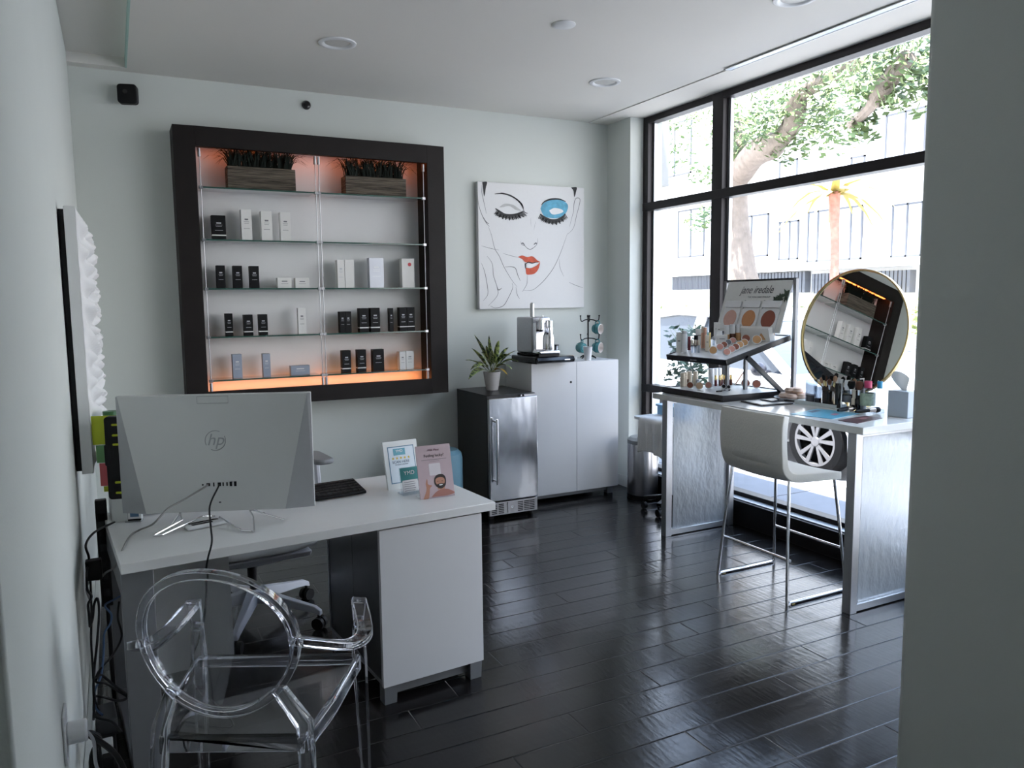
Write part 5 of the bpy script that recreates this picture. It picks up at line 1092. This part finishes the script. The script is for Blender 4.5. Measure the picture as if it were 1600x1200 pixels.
sheet([(650, 708), (960, 655), (1155, 680), (875, 742)], pm('maroon_leaflet', (.07, .028, .035), .3, noise=(25, .6)), 'dark_leaflet', 'dark maroon photo card at the near corner of makeup table', 'leaflet', extra=[('printed_patch', [(850, 690), (930, 672), (1010, 680), (930, 702)], pm('rose_patch', (.26, .12, .13), .4))])
p = onx(1405, 640, 3.64)
t = thing('tissue_box', 'pale blue grey tissue box with white tissue beside the right wall', 'tissue box', (3.60, 2.625, ZT), R(5))
BX((-.055, -.055, 0), (.055, .055, .135)).build('carton', pm('pale_blue_carton', (.36, .41, .47), .5), t, bevel=.002)
m = MB(); m.grid(lambda u, v: (.018 * math.sin(5 * u + 2 * v) * v + (u - .5) * .01, (u - .5) * (.03 + .075 * v) + .035 * v, .133 + .10 * v * (1 - .35 * abs(2 * u - 1) ** 2)), 14, 8); m.build('tissue', PAPER, t, fix=False)

# ------------------------------------------------------------------ bin, trolley with towel and basin
t = thing('pedal_bin', 'round stainless steel pedal bin beside the white cabinet', 'bin', (3.645, 4.91, 0))
MB().lathe([(.118, .03), (.12, .04), (.12, .43), (.118, .435)], n=36).build('bin_body', STEELB, t)
MB().lathe([(.121, .435), (.123, .44), (.122, .465), (.10, .485), (0, .492)], n=36).build('bin_lid', pm('steel_grey_lid', (.34, .36, .37), .35, .5), t)
MB().lathe([(.117, 0), (.122, .005), (.122, .03), (.118, .035)], n=36).build('base_ring', BLACKP, t); MB().prism(roundpoly(-.05, -.155, .03, -.11, .015), 'xy', .012, .024).build('pedal', STEELB, t)
TX, TY = 3.58, 4.47
t = thing('salon_trolley', 'small white topped trolley on black castors behind the makeup table', 'trolley', (TX, TY, 0))
MB().prism(roundpoly(-.20, -.19, .20, .21, .03), 'xy', .68, .70).build('trolley_top', WHITEP, t)
MB().cyl((0, 0, .12), (0, 0, .68), .022).build('column', GREYP, t)
for k in range(5):
    a = R(72 * k + 205); c, s_ = math.cos(a), math.sin(a); m = MB(); bar(m, [(0, 0, .115), (.2 * c, .2 * s_, .085)], .035, .03); l = m.build('base_arm', BLACKP, t, bevel=.004); MB().cyl((.2 * c - .012, .2 * s_, .028), (.2 * c + .012, .2 * s_, .028), .028).cyl((.2 * c, .2 * s_, .03), (.2 * c, .2 * s_, .08), .008, n=8).build('castor', BLACKP, l)
t = thing('towel', 'white towel draped over the corner of the salon trolley', 'towel', (TX - .1, TY, .702))
m = MB()
def tow(u, v):
    y = -.17 + .26 * u; s_ = v * .44; wv = .010 * math.sin(19 * u) * min(1, max(0, v - .35) * 3) + .006 * math.sin(43 * u + 1) * min(1, max(0, v - .4) * 3)
    if s_ < .16: return (.06 - s_, y, .006)
    r = s_ - .16; a = min(r / .03, PI / 2); x = -.10 - .03 * math.sin(a) + wv; z = .006 - .03 * (1 - math.cos(a)) - max(0, r - .047) * (1 - .12 * math.sin(3 * u))
    return (x - .0, y + .03 * max(0, r) * (u - .5), z)
m.grid(tow, 26, 34); m.build('towel_cloth', TOWEL, t, solid=.010, fix=False)
t = thing('wash_basin', 'light blue plastic basin on top of the salon trolley', 'basin', (TX + .05, TY + .02, .708))
MB().prism(roundpoly(-.10, -.11, .10, .11, .03), 'xy', 0, .075).build('basin_body', BLUEP, t, bevel=.006); MB().prism(roundpoly(-.11, -.12, .11, .12, .035), 'xy', .068, .08).build('basin_rim', BLUEP, t)

# ------------------------------------------------------------------ outside
PAVE = pm('concrete_paving', (.21, .21, .225), .9, noise=(6, .12)); ROAD = pm('asphalt', (.30, .30, .31), .9, noise=(12, .2)); CONC = pm('pale_concrete', (.62, .61, .58), .9, noise=(4, .1)); PIERM = pm('weathered_concrete', (.34, .335, .32), .9, noise=(5, .12))
m = MB()
for k in range(-3, 18): m.box((XF + .02, k * 1.5, -.25), (6 - .5, k * 1.5 + 1.485, -.03))
m.box((XF, -6, -.26), (6 - .5, 30, -.045)); struct('sidewalk', m, PAVE)
struct('road', BX((5.5, -20, -.4), (14, 60, -.18)), ROAD)
struct('far_sidewalk', BX((14, -20, -.4), (60, 60, -.03)), PAVE)
struct('trim_kerb', BX((5.36, -6, -.3), (5.5, 30, -.028)), CONC)
struct('wall_facade', MB().box((3.97, -3.2, ZC - .02), (4.06, 5.8, 3.9)).box((4.06, -6, 3.13), (4.42, 6.4, 3.75)).box((3.97, 5.23, -.2), (4.05, 5.8, ZC)).box((3.97, -6, -.2), (4.06, -2.65, ZC)), CONC)
struct('wall_pier', MB().box((4.05, 5.83, 2.58), (4.6, 6.5, 3.13)).box((4.05, 5.9, -.2), (4.5, 6.4, 2.58)), PIERM)
# building across the street
t = thing('building', 'long white building with dark window lines across the street', 'building', (22, 25, -.05))
BW = pm('white_render', (.80, .80, .79), .8, noise=(1, .03)); GW = pm('pale_window_glass', (.55, .6, .63), .15)
W(t, MB()).box((22, 2, -.05), (32, 44, 9)).build('wall', BW, t)
FRD = pm('dark_window_frame', (.10, .105, .12), .5)
XB = 22.
def bwin(q0, q1, mull=(), name='window'):
    a = onx(*q0, XB - .02); b = onx(*q1, XB - .02); ya_, yb_ = sorted((a.y, b.y)); za_, zb_ = sorted((a.z, b.z)); w_ = .055
    f = W(t, MB()); f.box((XB - .05, ya_, za_), (XB + .02, ya_ + w_, zb_)).box((XB - .05, yb_ - w_, za_), (XB + .02, yb_, zb_)).box((XB - .05, ya_, zb_ - w_), (XB + .02, yb_, zb_)).box((XB - .05, ya_, za_), (XB + .02, yb_, za_ + w_))
    for u in mull: f.box((XB - .05, ya_ + (yb_ - ya_) * u - w_ / 2, za_), (XB + .02, ya_ + (yb_ - ya_) * u + w_ / 2, zb_))
    fo = f.build(name, FRD, t); W(t, MB()).box((XB - .02, ya_ + w_, za_ + w_), (XB + .0, yb_ - w_, zb_ - w_)).build('pane', GW, fo)
for a, b, ml in (((1218, 347), (1247, 405), (.45,)), ((1263, 331), (1346, 405), (.2, .8)), ((1218, 253), (1246, 276), ()), ((1395, 320), (1440, 400), (.5,)), ((1060, 330), (1100, 400), (.5,)), ((1330, 246), (1352, 256), ()), ((1150, 340), (1200, 400), (.5,)), ((1030, 200), (1080, 270), (.5,)), ((1385, 180), (1445, 250), (.5,))): bwin(a, b, ml)
LOUV = pm('grey_louvre', (.10, .105, .12), .6)
for a, b in (((1050, 428), (1108, 446)), ((1130, 430), (1258, 450)), ((1268, 428), (1422, 449))):
    p0, p1 = onx(*a, XB - .3), onx(*b, XB - .3); m = W(t, MB()); n_ = 26; zl, zh = sorted((p0.z, p1.z)); zl -= .15
    for k in range(n_): y_ = p0.y + (p1.y - p0.y) * (k + .5) / n_; m.box((XB - .3, y_ - abs(p1.y - p0.y) / n_ * .36, zl), (XB - .02, y_ + abs(p1.y - p0.y) / n_ * .36, zh))
    m.build('louvre_screen', LOUV, t)
W(t, MB()).box((21.6, 2, 2.45), (22, 44, 2.65)).build('ledge', BW, t); W(t, MB()).box((21.7, 2, 5.4), (22, 44, 5.6)).build('ledge', BW, t)
def leaves(mb, c, rad, n_, size, rnd, flat=1.):
    for k in range(n_):
        while True:
            q = Vector((rnd.uniform(-1, 1), rnd.uniform(-1, 1), rnd.uniform(-1, 1)))
            if q.length < 1: break
        q = Vector((q.x * rad[0], q.y * rad[1], q.z * rad[2])); a = Vector((rnd.gauss(0, 1), rnd.gauss(0, 1), rnd.gauss(0, 1) * flat)).normalized(); b = a.orthogonal().normalized(); s_ = size * rnd.uniform(.6, 1.3)
        o = Vector(c) + q; mb.add([o - a * s_, o - b * s_ * .45, o + a * s_, o + b * s_ * .45], [(0, 1, 2, 3)])
OAKL = pm('oak_leaf', (.155, .215, .085), .6, noise=(2, .4)); BARK = pm('grey_bark', (.22, .18, .15), .9, noise=(9, .4), bump=(14, .8, (2, 2, .5)))
XO = 10.
t = thing('oak_tree', 'large leafy street tree with thick grey trunk seen through the window', 'tree', (XO, 10.45, -.03))
base = Vector(t.location)
O = lambda x, y, dx=0.: onx(x, y, XO + dx) - base
b_ = MB()
b_.tube(smoothpath([(0, 0, 0), O(1156, 440), O(1150, 390), O(1144, 330), O(1144, 285), O(1152, 262)], 4), [.34] * 5 + [.30] * 5 + [.28] * 5 + [.28] * 5 + [.26], 14)
b_.tube(smoothpath([O(1158, 270), O(1180, 240, -.3), O(1215, 222, -.6), O(1240, 190, -.8), O(1250, 150, -1.), O(1300, 120, -1.2), O(1340, 100, -1.3)], 4), [.22] * 8 + [.15] * 8 + [.10] * 9, 10)
b_.tube(smoothpath([O(1154, 275), O(1150, 215, .2), O(1145, 170, .3), O(1130, 130, .5)], 4), [.22] * 5 + [.14] * 8, 10)
b_.tube(smoothpath([O(1330, 195, -2.2), O(1362, 165, -2.4), O(1385, 130, -2.5), O(1420, 90, -2.6)], 4), [.06] * 5 + [.10] * 8, 8)
b_.build('trunk', BARK, t, fix=False)
rnd = random.Random(11); m = MB()
for (x, y), r_, n_, dx in (((1180, 190), .8, 420, 0), ((1215, 165), .8, 480, -.5), ((1250, 140), .8, 480, -.8), ((1160, 215), .55, 260, 0), ((1170, 240), .35, 120, 0), ((1215, 200), .55, 300, -.6), ((1260, 180), .6, 320, -.8), ((1300, 205), .45, 220, -1.), ((1240, 235), .3, 90, -.6), ((1290, 130), .6, 280, -1.2), ((1330, 105), .5, 200, -1.4),
                           ((1375, 120), .55, 330, -2.2), ((1415, 95), .6, 360, -2.4), ((1440, 60), .6, 260, -2.6), ((1400, 60), .6, 240, -2.6), ((1350, 205), .18, 60, -2.2), ((1420, 150), .3, 100, -2.4), ((1350, 175), .2, 60, -2.2), ((1062, 200), .6, 260, .6), ((1075, 165), .5, 200, .5), ((1055, 245), .4, 120, .6), ((1105, 150), .5, 180, .3), ((1095, 270), .35, 90, .5), ((1090, 345), .3, 80, .5), ((1110, 330), .25, 60, .5), ((1130, 190), .6, 200, .2), ((1300, 60), .8, 260, -1.6), ((1200, 110), .8, 300, -.6)):
    leaves(m, onx(x, y, XO + dx) - base, (r_, r_ * 1.1, r_ * .8), int(n_ * 1.1), .070, rnd)
m.build('foliage', OAKL, t, fix=False)
PALM = pm('palm_bark', (.44, .20, .15), .9, noise=(7, .6)); PALML = pm('pale_palm_leaf', (.50, .42, .16), .7)
p0 = onx(1305, 440, 16.8)
t = thing('palm_tree', 'tall palm tree with reddish trunk before the far white building', 'tree', (16.8, p0.y, -.03))
zt_ = onx(1305, 300, 16.8).z + .03
MB().tube([(0, 0, 0), (0, .02, 1.5), (0, .05, 3.0), (0, .1, zt_ - .5), (0, .12, zt_)], [.15, .115, .11, .13, .15], 14).build('trunk', PALM, t)
m = MB(); rnd = random.Random(3)
for k in range(16):
    a = 2 * PI * k / 16; c, s_ = math.cos(a), math.sin(a); up = rnd.uniform(.1, .9); pts = [Vector((0, .12, zt_)) + Vector((c * r_, s_ * r_, up * r_ - .55 * r_ * r_)) for r_ in (0, .4, .8, 1.2, 1.5)]
    side = Vector((-s_, c, 0)) * .12; vs = []
    for i, q in enumerate(pts): w_ = (1 - i / 4.5); vs += [q + side * w_ + Vector((0, 0, -.08 * w_)), q, q - side * w_ + Vector((0, 0, -.08 * w_))]
    m.add(vs, [f_ for i in range(4) for f_ in ((3 * i, 3 * i + 1, 3 * i + 4, 3 * i + 3), (3 * i + 1, 3 * i + 2, 3 * i + 5, 3 * i + 4))], True)
m.build('frond', PALML, t, fix=False)
# shrub right outside the window and hedge across the road
t = thing('window_shrub', 'dark green leafy shrub right outside the left window pane', 'shrub', (4.62, 5.50, -.03))
m = MB(); rnd = random.Random(6)
for k in range(13):
    z_ = .12 + k * .095; leaves(m, (.05 * math.sin(k * 2), .06 * math.cos(k * 3), z_), (.22, .23, .10), 120, .035, rnd)
m.build('foliage', pm('shrub_leaf', (.045, .085, .05), .5, noise=(6, .5)), t, fix=False); MB().tube([(0, 0, 0), (.02, 0, .5), (0, .02, 1.1)], [.02, .014, .006], 8).build('stem', BARK, t)
t = thing('hedge', 'sunlit clipped hedge in front of the far white building', 'hedge', (20.0, 18, -.03))
m = MB(); rnd = random.Random(8)
for k in range(46): leaves(m, (rnd.uniform(-.4, .4), -8 + k * .42, rnd.uniform(.5, 1.3)), (.6, .5, .55), 42, .15, rnd)
m.build('foliage', pm('hedge_leaf', (.30, .36, .12), .7, noise=(3, .4)), t, fix=False)
# parked white car: outer side at X=6.0, wheel of the front axle at Y~5.33
GR = -.18
t = thing('parked_car', 'white parked car at the kerb just outside the window', 'car', (6.9, 7.0, GR))
CP = pm('white_car_paint', (.72, .73, .74), .2, noise=None, coat=.6); CG = pm('tinted_car_glass', (.045, .055, .07), .06, noise=None, spec=.7); CT = pm('tyre_rubber', (.006, .006, .007), .8, spec=.2); AW = pm('alloy', (.22, .22, .235), .35, .5)
# local: -y is the nose (toward the viewer side), wheelbase 2.65 with the front axle at y=-1.67
side = [(-2.50, .32), (-2.53, .55), (-2.42, .74), (-1.75, .90), (-1.35, .95), (1.9, 1.0), (2.05, .95), (2.1, .60), (2.05, .30)]
def arch(cy, r_=.385, z_=.335): return [(cy + r_ * math.cos(R(a)), max(.24, z_ + r_ * math.sin(R(a)))) for a in (-10, 15, 40, 65, 90, 115, 140, 165, 190)]
poly = side + arch(.98) + [(.3, .2), (-1.0, .2)] + arch(-1.67)
m = MB(); m.prism(poly, 'yz', -.90, .90)
car = m.build('body', CP, t, bevel=.03, seg=3)
def loft(mb, secs):
    n_ = len(secs[0]); vs = [p for s_ in secs for p in s_]
    mb.add(vs, [(i * n_ + j, i * n_ + (j + 1) % n_, (i + 1) * n_ + (j + 1) % n_, (i + 1) * n_ + j) for i in range(len(secs) - 1) for j in range(n_)] + [list(range(n_))[::-1], [len(vs) - n_ + j for j in range(n_)]])
gl = [(-1.30, .95), (-.45, 1.46), (-.1, 1.54), (.7, 1.57), (1.35, 1.50), (1.98, .99)]
m = MB(); loft(m, [[(-.84 if z < 1.1 else -.66, y, z - .012) for y, z in gl], [(.84 if z < 1.1 else .66, y, z - .012) for y, z in gl]]); m.build('glasshouse', CG, t, bevel=.01)
m = MB()
for sg in (-1, 1):
    e = lambda y, z: Vector(((.848 if z < 1.1 else .668) * sg, y, z))
    for a, b, w_ in (((-1.30, .95), (-.45, 1.47), .05), ((-.45, 1.47), (-.1, 1.55), .05), ((-.1, 1.55), (.7, 1.58), .05), ((.7, 1.58), (1.35, 1.51), .05), ((1.35, 1.51), (1.98, .99), .08), ((.20, 1.57), (.28, .97), .07)): m.tube([e(*a), e(*b)], w_, 8)
m.build('pillar', CP, t); m = MB(); loft(m, [[(-.64, y, z) for y, z in ((-.42, 1.475), (-.1, 1.555), (.7, 1.585), (1.3, 1.52), (1.3, 1.49), (-.4, 1.44))], [(.64, y, z) for y, z in ((-.42, 1.475), (-.1, 1.555), (.7, 1.585), (1.3, 1.52), (1.3, 1.49), (-.4, 1.44))]]); m.build('roof', CP, t, bevel=.01)
for sx in (-1, 1):
    for cy in (-1.67, .98):
        o = Vector((.80 * sx, cy, .335)); ax = Vector((sx, 0, 0))
        w_ = MB().lathe([(.22, -.10), (.32, -.10), (.335, -.07), (.335, .06), (.32, .085), (.245, .09), (.235, .06)], c=o, axis=ax, n=40).build('wheel', CT, t)
        a = MB().lathe([(.238, .075), (.245, .09), (.222, .088), (.215, .05)], c=o, axis=ax, n=40)
        a.lathe([(.0, .085), (.045, .085), (.055, .07), (.055, .04)], c=o, axis=ax, n=20)
        for k in range(5):
            for dd in (-9, 9):
                an = R(72 * k + dd + 18); an2 = R(72 * k + dd * 1.55 + 18); bar(a, [o + Vector((.072 * sx, .05 * math.cos(an), .05 * math.sin(an))), o + Vector((.080 * sx, .228 * math.cos(an2), .228 * math.sin(an2)))], [.026, .044], .018, ax)
        a.build('alloy_rim', AW, w_); MB().lathe([(0, .02), (.215, .02)], c=o, axis=ax, n=30).build('brake_disc', BLACKP, w_, fix=False)
for sg in (-1, 1):
    MB().sphere((1.0 * sg, -1.02, 1.0), (.09, .075, .075), 14, 9).cyl((.84 * sg, -1.0, .96), (.98 * sg, -1.02, .97), .025).build('side_mirror', pm('dark_mirror_shell', (.03, .032, .045), .25), t)
m = MB()
for y in (-.95, .24, 1.2): m.box((-.903, y - .004, .35), (-.897, y + .004, .95))
m.box((-.905, -.98, .30), (-.893, 1.2, .36)); m.build('door_line', pm('dark_seam', (.05, .05, .055), .5), t)
BX((-.92, .0, .78), (-.895, .16, .81)).build('door_handle', CP, t, bevel=.005)
BX((-.86, -2.54, .56), (-.45, -2.36, .68)).build('headlight', pm('headlight', (.6, .6, .62), .1), t)

# ------------------------------------------------------------------ light
w = bpy.data.worlds.new('World'); bpy.context.scene.world = w; w.use_nodes = True
bg = w.node_tree.nodes['Background']; bg.inputs[1].default_value = 1.3
_n = w.node_tree.nodes; _tc = _n.new('ShaderNodeTexCoord'); _sx = _n.new('ShaderNodeSeparateXYZ'); _cr = _n.new('ShaderNodeValToRGB')
_cr.color_ramp.elements[0].position = .12; _cr.color_ramp.elements[0].color = (.97, .965, .97, 1); _cr.color_ramp.elements[1].position = .6; _cr.color_ramp.elements[1].color = (.50, .68, 1.0, 1)
w.node_tree.links.new(_tc.outputs['Generated'], _sx.inputs[0]); w.node_tree.links.new(_sx.outputs[2], _cr.inputs[0]); w.node_tree.links.new(_cr.outputs[0], bg.inputs[0])
sun = bpy.data.lights.new('sun', 'SUN'); sun.energy = 5.0; sun.angle = R(.53); sun.color = (1.0, .95, .87)
so = bpy.data.objects.new('sun', sun); C.objects.link(so)
sd = Vector((.155, .06, -1)).normalized(); so.rotation_euler = sd.to_track_quat('-Z', 'Y').to_euler()

# ------------------------------------------------------------------ camera and view
cd = bpy.data.cameras.new('camera'); cd.sensor_width = 36; cd.sensor_fit = 'HORIZONTAL'; cd.lens = FPX / 1600 * 36; cd.clip_start = .02
co = bpy.data.objects.new('camera', cd); C.objects.link(co)
rm = Matrix((RX, -RD, -RF)).transposed().to_4x4(); co.matrix_world = Matrix.Translation(CAM) @ rm
sc = bpy.context.scene; sc.camera = co
sc.view_settings.view_transform = 'Standard'; sc.view_settings.look = 'None'; sc.view_settings.gamma = 1; sc.view_settings.use_curve_mapping = False
sc.view_settings.exposure = 2.38
sc.cycles.max_bounces = 14; sc.cycles.transparent_max_bounces = 24; sc.cycles.transmission_bounces = 14; sc.cycles.diffuse_bounces = 6; sc.cycles.glossy_bounces = 6
sc.cycles.caustics_reflective = False
sc.cycles.sample_clamp_indirect = 8
